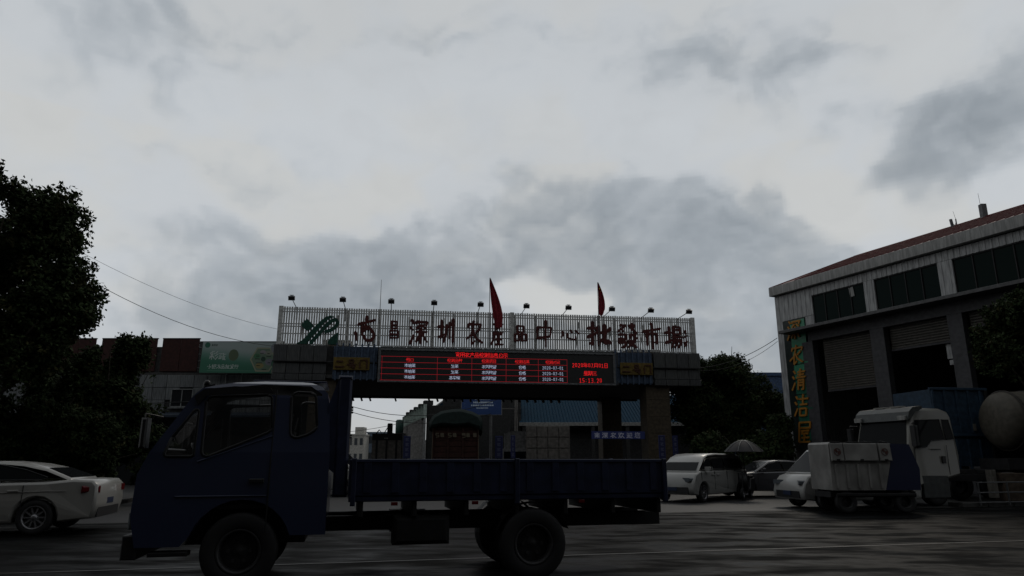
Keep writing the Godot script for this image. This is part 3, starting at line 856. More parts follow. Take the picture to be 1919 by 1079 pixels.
# ---------------------------------------------------------------- right: the warehouse with tall shutters
func right_building() -> void:
	var t := thing("warehouse", "white ribbed warehouse with red roof, dark upper windows and tall roller shutters", "building", Vector3(15.51, 0, -40.0), deg_to_rad(-65.53))
	var white := mat("cladding white", Color(0.38, 0.385, 0.385), 0.5)
	var fascia := mat("fascia white", Color(0.3, 0.3, 0.29), 0.5)
	streaked(white, 0.7)
	streaked(fascia, 0.5)
	var steel := mat("warehouse steel", Color(0.055, 0.055, 0.06), 0.55)
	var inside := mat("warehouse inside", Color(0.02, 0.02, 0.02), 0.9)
	var dglass := mat("window glass dark", Color(0.006, 0.012, 0.011), 0.08, 0.0, false)
	dglass.metallic_specular = 0.12
	var bar := mat("window bar", Color(0.015, 0.015, 0.016), 0.5)
	var L := 20.0
	var Dp := 16.0
	# shell
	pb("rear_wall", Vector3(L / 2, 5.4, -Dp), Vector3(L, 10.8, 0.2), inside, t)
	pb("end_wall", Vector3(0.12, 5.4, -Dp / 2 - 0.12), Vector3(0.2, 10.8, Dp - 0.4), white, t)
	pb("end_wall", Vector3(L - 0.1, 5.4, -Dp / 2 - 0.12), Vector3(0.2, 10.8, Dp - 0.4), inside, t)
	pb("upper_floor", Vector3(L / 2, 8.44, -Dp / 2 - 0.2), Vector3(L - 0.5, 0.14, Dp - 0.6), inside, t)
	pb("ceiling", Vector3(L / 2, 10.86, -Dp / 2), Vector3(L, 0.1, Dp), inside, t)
	# ribbed white sheets: one per bay pier and strip
	var rib := func(x0: float, x1: float, y0: float, y1: float) -> void:
		var b := B.new()
		b.box(Vector3((x0 + x1) / 2, (y0 + y1) / 2, -0.06), Vector3(x1 - x0, y1 - y0, 0.08))
		var n := int((x1 - x0) / 0.28)
		for i in n:
			var c := x0 + (i + 0.5) * (x1 - x0) / n
			b.prism(PackedVector2Array([Vector2(c - 0.06, -0.025), Vector2(c - 0.03, 0.005), Vector2(c + 0.03, 0.005), Vector2(c + 0.06, -0.025)]), y0 + 0.003, y1 - 0.003, Transform3D(Basis(Vector3.RIGHT, Vector3(0, 0, 1), Vector3(0, 1, 0)), Vector3.ZERO))
		part("ribbed_sheet", b.done(), white, t)
	rib.call(0.0, 0.5, 0.0, 10.75)
	rib.call(0.5, 2.68, 9.22, 10.75)
	rib.call(2.1, 2.68, 8.5, 9.2)
	rib.call(2.7, L, 10.3, 10.75)
	rib.call(6.02, 6.62, 8.5, 10.29)
	rib.call(9.98, 10.68, 8.5, 10.29)
	rib.call(14.2, 14.9, 8.5, 10.29)
	# window bands, four panes each
	for w in [[2.68, 6.0], [6.64, 9.96], [10.7, 14.18], [14.92, 18.4]]:
		var f := B.new()
		var win := pb("window", Vector3((w[0] + w[1]) / 2, 9.4, -0.14), Vector3(w[1] - w[0], 1.78, 0.02), bar, t)
		var pw: float = (w[1] - w[0]) / 4
		for i in 4:
			pb("pane", Vector3(-(w[1] - w[0]) / 2 + (i + 0.5) * pw, 0, 0.03), Vector3(pw - 0.07, 1.66, 0.02), dglass, win, Basis(Vector3.UP, 0.012 * ((i * 7) % 3 - 1)))
		pb("frame", Vector3(0, 0.87, 0.05), Vector3(w[1] - w[0], 0.06, 0.08), bar, win)
		pb("frame", Vector3(0, -0.87, 0.05), Vector3(w[1] - w[0], 0.06, 0.08), bar, win)
		for i in 3:
			pb("frame", Vector3(-(w[1] - w[0]) / 2 + (i + 1) * pw, 0, 0.052), Vector3(0.05, 1.67, 0.08), bar, win)
	pb("paper_sheet", Vector3(5.25, 9.95, -0.06), Vector3(0.26, 0.5, 0.01), fascia, t, Basis(Vector3.BACK, 0.1))
	# fascia gutter and red roof with hipped end
	pb("fascia", Vector3(L / 2, 11.05, 0.11), Vector3(L + 0.2, 0.52, 0.36), fascia, t)
	pb("fascia", Vector3(0.1, 11.05, -Dp / 2 - 0.1), Vector3(0.4, 0.515, Dp), fascia, t)
	var red := mat("roof red", Color(0.1, 0.012, 0.015), 0.7)
	var rf := B.new()
	rf.flat()
	var e0 := Vector3(-0.1, 11.3, 0.2); var e1 := Vector3(L + 0.1, 11.3, 0.2); var r0 := Vector3(1.75, 13.4, -5.0); var r1 := Vector3(L + 0.1, 13.4, -5.0); var b0 := Vector3(-0.1, 11.3, -10.3); var b1 := Vector3(L + 0.1, 11.3, -10.3)
	rf.quad(e0, r0, r1, e1); rf.quad(b1, r1, r0, b0); rf.tri(b0, r0, e0)
	part("roof", rf.done(), red, t)
	var rr := B.new()
	for i in 50:                                  # standing seams
		var x := 1.9 + i * 0.37
		rr.box(Vector3(x, 12.37, -2.35), Vector3(0.03, 0.05, 5.65), Basis(Vector3.RIGHT, atan2(2.1, 5.3)))
	part("roof_seam", rr.done(), red, t).set_meta("kind", "stuff")
	part("ridge_cap", B.new().tube([r0, r1], 0.07, 0.07, 6).tube([e0, r0], 0.06, 0.06, 6).done(), red, t)
	# ledge over the doors, columns, beam
	pb("ledge", Vector3(L / 2 + 0.5, 8.42, 0.4), Vector3(L - 0.9, 0.16, 1.0), mat("ledge steel", Color(0.09, 0.09, 0.092), 0.5), t)
	pb("beam", Vector3(L / 2 + 1.1, 8.06, -0.1), Vector3(L - 2.2, 0.56, 0.3), steel, t)
	for c in [[2.1, 0.75], [6.45, 0.78], [10.45, 0.7], [14.6, 0.7], [18.7, 0.7]]:
		pb("column", Vector3(c[0] + c[1] / 2 - 0.35, 3.9, -0.12), Vector3(c[1], 7.76, 0.36), steel, t)
	# roller shutters, slat by slat
	var slat := mat("shutter slat", Color(0.07, 0.064, 0.055), 0.5)
	for s in [[2.9, 6.05, 5.05], [6.95, 10.05, 6.65], [10.9, 14.2, 7.2]]:
		var w: float = s[1] - s[0]
		var sm := B.new().bevel(Vector3.ZERO, Vector3(w, 0.118, 0.07), 0.03).done()
		var y: float = 7.74
		while y > s[2]:
			part("shutter_slat", sm, slat, t, Vector3((s[0] + s[1]) / 2, y, -0.3))
			y -= 0.125
		pb("shutter_bar", Vector3((s[0] + s[1]) / 2, y + 0.02, -0.3), Vector3(w, 0.1, 0.1), steel, t)
	pb("white_panel", Vector3(9.82, 6.25, -0.42), Vector3(0.5, 0.72, 0.03), white, t)
	pb("white_panel", Vector3(9.86, 5.72, -0.42), Vector3(0.44, 0.22, 0.03), white, t)
	# corner sign of green glass with orange characters
	var sg := thing("vertical_sign", "tall green vertical sign with orange characters on the warehouse corner", "sign", Vector3(15.51, 0, -40.0), deg_to_rad(-65.53))
	var greens := [mat("sign green", Color(0.05, 0.2, 0.12), 0.2, 0.0, false), mat("sign green deep", Color(0.02, 0.1, 0.065), 0.2, 0.0, false)]
	pb("backing", Vector3(1.28, 5.75, -0.02), Vector3(1.62, 6.9, 0.08), mat("sign backing", Color(0.012, 0.02, 0.018), 0.3), sg)
	for i in 8:
		pb("glass_panel", Vector3(1.55, 8.72 - i * 0.84, 0.04), Vector3(1.04, 0.79, 0.03), greens[0 if i < 4 else 1], sg, Basis(Vector3.RIGHT, -0.008 * (i % 3)))
	var orange := mat("sign orange", Color(0.3, 0.13, 0.016), 0.55, 0.0, false)
	for i in 5:
		var b := B.new()
		var j := 0
		for line in pts(S["深农清洁屋"[i]]):
			var tt := PackedVector2Array()
			for p in line:
				tt.append(Vector2((p.x - 0.5) * 0.92 + (p.y - 0.5) * 0.16, (p.y - 0.5) * 1.12))
			stroke(b, tt, 0.1, 0.0, 0.05 + 0.003 * j)
			j += 1
		part("letter", b.done(), orange, sg, Vector3(1.36, 8.62 - i * 1.42, 0.07))
	# masts on the ridge
	var iron := mat("mast grey", Color(0.1, 0.1, 0.105), 0.5)
	var base := Transform3D(Basis(Vector3.UP, deg_to_rad(-65.53)), Vector3(15.51, 0, -40.0))
	var a := thing("antenna_box", "grey box antenna with a thin rod standing on the red roof ridge", "antenna", base * Vector3(9.54, 13.25, -5.0))
	pb("box", Vector3(0, 0.42, 0), Vector3(0.26, 0.86, 0.26), iron, a)
	part("rod", B.new().tube([Vector3(-0.1, 0.8, 0), Vector3(-0.12, 1.45, 0)], 0.012, 0.008, 4).done(), iron, a)
	var c := thing("antenna_mast", "small forked antenna on the red roof ridge left of the grey box", "antenna", base * Vector3(8.03, 13.25, -5.0))
	part("mast", B.new().tube([Vector3(0.08, 0, 0), Vector3(0.08, 0.55, 0)], 0.035, 0.03, 6).tube([Vector3(0.08, 0.55, 0), Vector3(0.0, 0.98, 0)], 0.01, 0.008, 4).done(), iron, c)
	pb("panel", Vector3(-0.16, 0.28, 0), Vector3(0.12, 0.52, 0.1), iron, c, Basis(Vector3.BACK, 0.12))
	part("brace", B.new().tube([Vector3(-0.12, 0.3, 0), Vector3(0.0, 0.2, 0), Vector3(0.08, 0.4, 0)], 0.02, 0.02, 4).done(), iron, c)

# ---------------------------------------------------------------- what shows through the gate
func simple_block(n: String, label: String, at: Vector3, s: Vector3, m: Material, rows: int, cols: int, turn := 0.0) -> Node3D:
	var t := thing(n, label, "building", at, turn)
	pb("wall", Vector3(0, s.y / 2, 0), s, m, t)
	pb("parapet", Vector3(0, s.y + 0.15, 0), Vector3(s.x + 0.3, 0.3, s.z + 0.3), m, t)
	var dark := mat("far window", Color(0.04, 0.045, 0.05), 0.15, 0.0, false)
	for r in rows:
		for c in cols:
			pb("window", Vector3(-s.x / 2 + (c + 0.5) * s.x / cols, (r + 0.6) * s.y / rows, s.z / 2 + 0.02), Vector3(s.x / cols * 0.55, s.y / rows * 0.45, 0.04), dark, t)
	return t

func beyond_gate() -> void:
	var pale := mat("far plaster", Color(0.36, 0.35, 0.32), 0.8)
	var o := simple_block("far_building", "low cream building far away down the road, seen under the gate", Vector3(-33.2, 0, -150), Vector3(5.6, 6.2, 8), pale, 2, 5)
	pb("roof_hut", Vector3(1.2, 7.2, 0), Vector3(1.8, 1.6, 3), pale, o)
	simple_block("far_building", "blue-grey building right of the far cream building", Vector3(-28.6, 0, -155), Vector3(4.4, 6.8, 8), mat("far blue plaster", Color(0.13, 0.17, 0.22), 0.8), 2, 3)
	simple_block("far_building", "long low grey building closing the far end of the entrance road", Vector3(-46, 0, -190), Vector3(60, 6.0, 10), mat("far grey plaster", Color(0.25, 0.25, 0.25), 0.8), 2, 20)
	# the row of stalls that runs away on the left side of the entrance road
	var row := thing("shop_row", "row of market shops with grey-green upper storey receding along the entrance road", "building")
	var teal := mat("row cladding", Color(0.4, 0.47, 0.43), 0.6)
	var a := Vector3(-7.66, 0, -62)
	var b := Vector3(-12.6, 0, -82)
	var dir := (b - a).normalized()
	var nrm := Vector3(dir.z, 0, -dir.x)
	if nrm.x > 0:
		nrm = -nrm
	var bas := Basis(dir, Vector3.UP, dir.cross(Vector3.UP))
	for i in 10:
		var c := a + dir * (i + 0.5) * 2.06
		pb("upper_panel", c + Vector3(0, 5.6, 0), Vector3(2.02, 1.2, 0.3), teal, row, bas)
		pb("wall", c + Vector3(0, 2.5, 0), Vector3(2.06, 5.0, 0.2), pale if i % 2 else mat("far grey plaster", Color(0.25, 0.25, 0.25), 0.8), row, bas)
		pb("pier", c + dir * 1.0 + Vector3(0, 3.0, 0), Vector3(0.18, 4.0, 0.5), mat("row pier", Color(0.3, 0.29, 0.28), 0.7), row, bas)
		if i % 2 == 0:
			pb("roof_tank", c + Vector3(0.3, 6.4, -0.6), Vector3(1.1, 0.4, 0.8), mat("gate core", Color(0.03, 0.03, 0.03), 0.8), row, bas)
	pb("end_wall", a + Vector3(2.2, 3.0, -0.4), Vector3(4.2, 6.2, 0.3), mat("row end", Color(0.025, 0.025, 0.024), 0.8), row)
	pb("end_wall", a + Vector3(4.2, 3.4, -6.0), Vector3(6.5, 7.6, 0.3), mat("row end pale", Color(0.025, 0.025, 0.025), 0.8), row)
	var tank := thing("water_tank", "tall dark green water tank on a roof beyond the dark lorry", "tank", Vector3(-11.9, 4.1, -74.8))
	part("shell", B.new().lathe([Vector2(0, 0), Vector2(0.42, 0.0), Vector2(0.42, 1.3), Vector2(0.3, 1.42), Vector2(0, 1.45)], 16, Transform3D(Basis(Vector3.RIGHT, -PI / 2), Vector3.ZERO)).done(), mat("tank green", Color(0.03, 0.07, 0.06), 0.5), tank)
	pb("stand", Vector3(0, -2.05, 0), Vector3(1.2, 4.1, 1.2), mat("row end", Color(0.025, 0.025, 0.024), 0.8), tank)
	# blue-roofed halls
	var blue := mat("roof blue sheet", Color(0.01, 0.035, 0.062), 0.8)
	blue.metallic_specular = 0.1
	var hall := thing("market_hall", "long market hall with wide blue sheet roof behind the gate's right half", "building", Vector3(0, 0, -70))
	var rb := B.new()
	rb.flat()
	for i in 66:
		var x := 0.9 + i * 0.32
		rb.box(Vector3(x, 6.7, -4.6), Vector3(0.3, 0.05, 10.0), Basis(Vector3.RIGHT, 0.36))
		rb.box(Vector3(x + 0.16, 6.75, -4.6), Vector3(0.05, 0.08, 10.0), Basis(Vector3.RIGHT, 0.36))
	part("roof", rb.done(), blue, hall)
	pb("gutter", Vector3(11.4, 4.82, 0.2), Vector3(21.4, 0.34, 0.3), mat("gutter grey", Color(0.2, 0.2, 0.19), 0.6), hall)
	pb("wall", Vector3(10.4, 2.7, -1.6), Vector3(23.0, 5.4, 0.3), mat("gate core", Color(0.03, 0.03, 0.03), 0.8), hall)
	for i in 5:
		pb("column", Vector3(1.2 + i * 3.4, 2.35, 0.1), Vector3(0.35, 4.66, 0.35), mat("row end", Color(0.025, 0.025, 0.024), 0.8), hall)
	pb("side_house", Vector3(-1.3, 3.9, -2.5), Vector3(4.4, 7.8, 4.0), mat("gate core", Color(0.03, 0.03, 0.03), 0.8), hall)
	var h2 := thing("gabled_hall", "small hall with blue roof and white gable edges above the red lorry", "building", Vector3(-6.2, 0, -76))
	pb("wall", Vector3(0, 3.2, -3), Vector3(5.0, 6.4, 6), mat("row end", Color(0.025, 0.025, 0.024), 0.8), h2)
	part("roof", B.new().prism(PackedVector2Array([Vector2(-2.8, 6.4), Vector2(0, 8.4), Vector2(6.5, 8.4), Vector2(6.5, 6.2)]), -6.5, 0.3).done(), blue, h2)
	part("gable_edge", B.new().tube([Vector3(-2.9, 6.35, 0.4), Vector3(0, 8.45, 0.4)], 0.09, 0.09, 4).tube([Vector3(0, 8.45, 0.4), Vector3(1.5, 7.3, 0.4)], 0.09, 0.09, 4).done(), mat("cladding white", Color(0.22, 0.225, 0.225), 0.5), h2)
	var sky_lit := simple_block("blue_hall", "blue sheet-clad building behind the tree at the warehouse corner", Vector3(27, 0, -64), Vector3(18, 8.55, 6), mat("wall blue sheet", Color(0.035, 0.065, 0.13), 0.5), 1, 1)
	# direction sign
	var img := Image.create(512, 256, false, Image.FORMAT_RGB8)
	img.fill(Color(0.1, 0.22, 0.42))
	for q in [[170, 60, 200, 16], [150, 96, 250, 20], [210, 22, 120, 22], [120, 134, 290, 16], [190, 168, 150, 14], [40, 120, 40, 10], [430, 120, 44, 10], [40, 150, 40, 8]]:
		img.fill_rect(Rect2i(q[0], q[1], q[2], q[3]), Color(0.7, 0.75, 0.8))
		for k in 9:
			img.fill_rect(Rect2i(q[0] + int(q[2] * (k + 0.6) / 9.5), q[1], 5, q[3]), Color(0.1, 0.22, 0.42))
	var ds := thing("direction_sign", "large blue road direction sign on a post behind the red lorry", "sign", Vector3(-2.6, 5.1, -60))
	var q2 := B.new()
	q2.uvquad(Vector3(-1.7, 1.8, 0.045), Vector3(1.7, 1.8, 0.045), Vector3(1.7, 0.05, 0.045), Vector3(-1.7, 0.05, 0.045))
	part("print", q2.done(), print_mat("direction print", img, 0.5), ds)
	pb("board", Vector3(0, 0.92, 0), Vector3(3.5, 1.85, 0.08), mat("gutter grey", Color(0.2, 0.2, 0.19), 0.6), ds)
	part("post", B.new().tube([Vector3(0.8, -5.1, -0.1), Vector3(0.8, 1.6, -0.1)], 0.12, 0.1, 8).done(), mat("pole steel", Color(0.12, 0.12, 0.12), 0.4, 0.3), ds)
	var up := thing("utility_pole", "concrete utility pole with a short cross arm right of the blue direction sign", "pole", Vector3(0.34, 0, -58))
	part("shaft", B.new().tube([Vector3.ZERO, Vector3(0, 9.0, 0)], 0.16, 0.1, 8).done(), mat("pole concrete", Color(0.16, 0.15, 0.14), 0.8), up)
	pb("cross_arm", Vector3(-0.55, 5.5, 0), Vector3(1.2, 0.08, 0.08), mat("pole concrete", Color(0.16, 0.15, 0.14), 0.8), up)
	pb("lamp_box", Vector3(0.3, 5.3, 0), Vector3(0.2, 0.4, 0.2), mat("gate core", Color(0.03, 0.03, 0.03), 0.8), up)

# ---------------------------------------------------------------- trees
var sprig_mesh := {}
func sprig(size: float) -> ArrayMesh:
	if sprig_mesh.has(size):
		return sprig_mesh[size]
	var b := B.new()
	b.flat()
	for i in 9:
		var dir := Vector3(rng.randfn(), rng.randfn() + 0.15, rng.randfn()).normalized()
		var c := dir * size * rng.randf_range(0.3, 1.6)
		var u := Vector3(rng.randfn(), rng.randfn() - 0.5, rng.randfn()).normalized()
		var v := u.cross(dir + Vector3(0.1, 0.2, 0.3)).normalized()
		var l := size * rng.randf_range(0.75, 1.2)
		var w := l * 0.3
		var n := u.cross(v) * l * 0.12
		b.tri(c - u * l * 0.5, c + v * w + n, c + u * l * 0.5)
		b.tri(c - u * l * 0.5, c + u * l * 0.5, c - v * w + n)
	sprig_mesh[size] = b.done()
	return sprig_mesh[size]

func tree(n: String, label: String, at: Vector3, lumps: Array, count: int, leaf: float, seed_: int, trunk_r: float, category := "tree", dark := 1.0) -> void:   # lumps: [centre, radii]
	rng.seed = seed_
	var t := thing(n, label, category, at)
	var bark := mat("bark", Color(0.05, 0.042, 0.033), 0.9)
	var top: Vector3 = lumps[0][0]
	var b := B.new()
	b.tube([Vector3.ZERO, Vector3(0.05, top.y * 0.3, 0.04), Vector3(top.x * 0.3, top.y * 0.65, top.z * 0.3), top], trunk_r, trunk_r * 0.25, 8)
	for l in lumps:
		for k in 3:
			var e: Vector3 = l[0] + Vector3(rng.randfn(), rng.randfn(), rng.randfn()) * 0.45 * l[1]
			b.tube([Vector3(top.x * 0.25, top.y * rng.randf_range(0.35, 0.6), top.z * 0.25), e * 0.6 + Vector3(0, 0.12 * top.y, 0), e], trunk_r * 0.4, 0.015, 5)
	part("trunk", b.done(), bark, t)
	var m := StandardMaterial3D.new()
	var key := "leaves %s" % dark
	if mats.has(key):
		m = mats[key]
	else:
		m.resource_name = key
		m.albedo_color = Color(1, 1, 1)
		m.vertex_color_use_as_albedo = true
		m.roughness = 0.8
		m.metallic_specular = 0.2
		m.backlight_enabled = true
		m.backlight = Color(0.03, 0.035, 0.015)
		mats[key] = m
	var nz := FastNoiseLite.new()
	nz.seed = seed_
	nz.frequency = 0.35
	nz.fractal_octaves = 3
	var mm := MultiMesh.new()
	mm.transform_format = MultiMesh.TRANSFORM_3D
	mm.use_colors = true
	mm.mesh = sprig(leaf)
	mm.instance_count = count
	var vol := 0.0
	for l in lumps:
		vol += l[1].x * l[1].y + l[1].y * l[1].z
	var placed := 0
	var guard := 0
	while placed < count and guard < count * 30:
		guard += 1
		var pick := rng.randf() * vol
		var l: Array = lumps[-1]
		for q in lumps:
			pick -= q[1].x * q[1].y + q[1].y * q[1].z
			if pick <= 0.0:
				l = q
				break
		var d := Vector3(rng.randfn(), rng.randfn(), rng.randfn()).normalized()
		var rad := pow(rng.randf(), 0.42)
		var p: Vector3 = l[0] + d * rad * l[1]
		var f := nz.get_noise_3dv(p + at)
		var edge := nz.get_noise_3dv((l[0] + d * 2.0 + at) * 2.3)
		if f < -0.2 + 0.24 * rad or rad > 0.86 + edge * 0.55:
			continue
		var s := rng.randf_range(0.7, 1.25)
		var bas := Basis(Vector3(rng.randfn(), rng.randfn(), rng.randfn()).normalized(), rng.randf() * TAU).scaled(Vector3.ONE * s)
		mm.set_instance_transform(placed, Transform3D(bas, p))
		var g := rng.randf_range(0.75, 1.25) * dark
		var old := 1.0 if rng.randf() > 0.1 else 1.5
		mm.set_instance_color(placed, Color(0.021 * g * old, 0.032 * g, 0.012 * g))
		placed += 1
	mm.visible_instance_count = placed
	var o := MultiMeshInstance3D.new()
	o.name = "crown"
	o.multimesh = mm
	o.material_override = m
	o.set_meta("kind", "stuff")
	t.add_child(o, true)

func left_trees() -> void:
	tree("broadleaf_tree", "tall dark broadleaf tree filling the left edge of the view", Vector3(-17.6, 0, -21.5), [
		[Vector3(0, 7.0, 0), Vector3(4.0, 3.4, 3.2)], [Vector3(0.0, 9.2, 0), Vector3(2.4, 2.0, 2.2)], [Vector3(2.4, 8.6, 0.4), Vector3(1.8, 1.7, 1.7)], [Vector3(3.2, 6.4, 0.2), Vector3(1.7, 1.6, 1.6)], [Vector3(2.2, 4.7, 0.3), Vector3(2.0, 1.5, 1.6)], [Vector3(-2.5, 6.5, 0), Vector3(3.0, 3.4, 3.0)]], 12500, 0.15, 11, 0.28)
	tree("small_tree", "smaller dark tree in front of the tiled building, right of the tall tree", Vector3(-14.9, 0, -26.0), [
		[Vector3(0, 3.9, 0), Vector3(1.5, 2.0, 1.4)], [Vector3(0.6, 5.3, 0.1), Vector3(0.75, 0.8, 0.7)], [Vector3(-0.7, 4.5, 0), Vector3(1.1, 1.2, 1.1)], [Vector3(0.7, 2.4, 0.2), Vector3(1.2, 1.3, 1.2)], [Vector3(-1.0, 2.4, 0.2), Vector3(1.9, 1.7, 1.2)], [Vector3(0.9, 3.6, 0.1), Vector3(1.0, 1.3, 1.0)], [Vector3(-2.2, 3.4, -0.4), Vector3(1.6, 1.5, 1.2)], [Vector3(1.5, 2.9, 0.1), Vector3(0.9, 1.3, 0.9)]], 10500, 0.15, 23, 0.14)
	tree("shrub", "wide dark shrub on the left pavement behind the white saloon", Vector3(-16.5, 0.1, -23.6), [
		[Vector3(0, 1.9, 0), Vector3(2.3, 1.9, 1.0)], [Vector3(2.1, 1.7, 0.1), Vector3(1.6, 1.6, 0.9)], [Vector3(-2.2, 2.2, 0), Vector3(1.9, 2.2, 1.0)]], 9000, 0.13, 31, 0.06, "shrub", 0.9)
	tree("shrub", "low dark shrub behind the blue lorry's cab", Vector3(-11.9, 0.1, -25.5), [
		[Vector3(0, 0.9, 0), Vector3(1.7, 0.95, 0.9)], [Vector3(1.3, 0.7, 0.1), Vector3(1.0, 0.7, 0.8)]], 2600, 0.13, 37, 0.05, "shrub", 0.9)

func right_trees() -> void:
	tree("broadleaf_tree", "round dark tree between the gate's right end and the warehouse", Vector3(14.1, 0, -46.5), [
		[Vector3(0, 5.6, 0), Vector3(3.2, 2.4, 3.0)], [Vector3(-2.2, 6.6, 0.2), Vector3(1.7, 1.5, 1.7)], [Vector3(0.3, 7.2, 0.4), Vector3(1.5, 1.2, 1.5)], [Vector3(2.2, 4.6, 0.2), Vector3(2.0, 1.6, 1.7)], [Vector3(-1.8, 4.0, 0.6), Vector3(2.4, 1.9, 1.9)], [Vector3(1.0, 2.8, 0.8), Vector3(2.8, 1.6, 1.8)]], 11000, 0.2, 41, 0.22)
	tree("shrub", "dark bushy thicket under the round tree by the warehouse corner", Vector3(13.0, 0.1, -38.5), [
		[Vector3(0, 1.9, 0), Vector3(2.2, 1.9, 1.4)], [Vector3(1.6, 2.6, 0.2), Vector3(1.2, 1.3, 1.1)], [Vector3(-2.0, 1.5, 0.2), Vector3(1.4, 1.5, 1.1)]], 6500, 0.17, 43, 0.08, "shrub", 0.9)
	tree("leaning_tree", "dark tree at the right edge in front of the warehouse and the tanker", Vector3(17.1, 0, -21.6), [
		[Vector3(-0.5, 5.2, 0), Vector3(1.9, 1.5, 1.5)], [Vector3(-1.5, 4.6, 0.2), Vector3(1.1, 1.0, 1.1)], [Vector3(0.6, 5.9, 0), Vector3(1.6, 1.3, 1.4)], [Vector3(-1.0, 5.9, 0.2), Vector3(1.0, 0.8, 0.9)]], 5200, 0.13, 53, 0.13)

# ---------------------------------------------------------------- wires
func catenary(a: Vector3, b: Vector3, sag: float, r: float) -> ArrayMesh:
	var p := []
	for i in 17:
		var t := i / 16.0
		p.append(a.lerp(b, t) - Vector3(0, sag * 4.0 * t * (1.0 - t), 0))
	return B.new().tube(p, r, r, 4).done()

func wires() -> void:
	var m := mat("cable black", Color(0.015, 0.015, 0.016), 0.6, 0.0, false)
	for w in [[Vector3(-20.5, 10.4, -28), Vector3(-13.6, 7.9, -40.6), 0.9, 0.014, "thicker black cable running from the tall tree down to the gate's left end"], [Vector3(-20.5, 11.2, -28), Vector3(-13.6, 8.9, -40.6), 0.6, 0.008, "thin upper wire running from the tall tree to the gate's left end"],
			[Vector3(11.7, 7.0, -43.3), Vector3(15.4, 8.3, -39.8), 0.35, 0.018, "black cable from the round tree up to the warehouse corner"], [Vector3(11.7, 6.85, -43.3), Vector3(15.4, 8.1, -39.8), 0.5, 0.012, "thinner black cable just under the one at the warehouse corner"],
			[Vector3(-16, 8.1, -64), Vector3(0.3, 7.7, -58), 1.2, 0.02, "highest of the wires seen under the gate"], [Vector3(-16.5, 6.9, -60), Vector3(0.3, 6.9, -58), 1.9, 0.025, "middle sagging cable seen under the gate"], [Vector3(-16.5, 6.4, -60), Vector3(-1.8, 5.2, -59.8), 1.3, 0.025, "lower sagging cable seen under the gate"], [Vector3(-18, 3.8, -66), Vector3(-9, 5.1, -66), 0.3, 0.02, "lowest wire seen under the gate, rising to the right"]]:
		single("overhead_wire", catenary(w[0], w[1], w[2], w[3]), m, w[4], "wire")

# ---------------------------------------------------------------- vehicles
func wheel(parent: Node3D, at: Vector3, R: float, w: float, rim_r: float, spokes: int, side: float, rim_m: Material) -> void:
	var o := Node3D.new()
	o.name = "wheel"
	parent.add_child(o, true)
	o.position = at
	var xf := Transform3D(Basis(Vector3.UP, 0.0 if side > 0 else PI), Vector3.ZERO)
	var tyre := mat("tyre rubber", Color(0.016, 0.016, 0.017), 0.75, 0.0, false)
	var r := R * 0.1
	var b := B.new()
	b.lathe([Vector2(rim_r, -w / 2), Vector2(R - r, -w / 2), Vector2(R - r * 0.3, -w / 2 + r * 0.4), Vector2(R, -w / 2 + r), Vector2(R, -w * 0.12), Vector2(R - 0.012, -w * 0.1), Vector2(R - 0.012, w * 0.1), Vector2(R, w * 0.12), Vector2(R, w / 2 - r), Vector2(R - r * 0.3, w / 2 - r * 0.4), Vector2(R - r, w / 2), Vector2(rim_r + 0.02, w / 2 + 0.005), Vector2(rim_r, w / 2 - 0.01)], 32, xf)
	part("tyre", b.done(), tyre, o)
	var m := B.new()
	var hub := w / 2 - (0.02 if spokes > 0 else 0.1)
	m.lathe([Vector2(rim_r, w / 2), Vector2(rim_r * 0.93, w / 2 + 0.006), Vector2(rim_r * 0.86, w / 2 - 0.03), Vector2(rim_r * 0.84, -w / 4)], 32, xf)
	m.lathe([Vector2(rim_r * 0.84, -w / 4 if spokes > 0 else hub - 0.02), Vector2(rim_r * 0.4, hub - 0.06 if spokes > 0 else hub), Vector2(rim_r * 0.3, hub), Vector2(rim_r * 0.12, hub + 0.03), Vector2(0.0, hub + 0.03)], 24, xf)
	for i in spokes:
		var a := TAU * i / spokes
		m.box(Vector3(cos(a) * rim_r * 0.53, sin(a) * rim_r * 0.53, (hub - 0.01) * signf(side)), Vector3(rim_r * 0.72, rim_r * 0.13, 0.03), Basis(Vector3.BACK, a))
	if spokes == 0:
		for i in 6:
			var a := TAU * i / 6
			m.lathe([Vector2(0.022, hub), Vector2(0.022, hub + 0.03), Vector2(0, hub + 0.03)], 6, xf * Transform3D(Basis.IDENTITY, Vector3(cos(a) * rim_r * 0.5, sin(a) * rim_r * 0.5, 0)), false)
	part("rim", m.done(), rim_m, o)

func arch(poly: Array, cx: float, cy: float, r: float, y0: float) -> void:     # a wheel arch in the lower edge of an outline that runs towards +x
	var a := asin((y0 - cy) / r)
	for i in 11:
		var t := PI - a - (PI - 2 * a) * i / 10.0
		poly.append(Vector2(cx + r * cos(t), cy + r * sin(t)))

func paint(key: String, c: Color, rough := 0.3) -> StandardMaterial3D:
	var m := mat(key, c, rough, 0.0, false)
	m.clearcoat_enabled = true
	m.clearcoat = 0.35
	m.clearcoat_roughness = 0.08
	return m

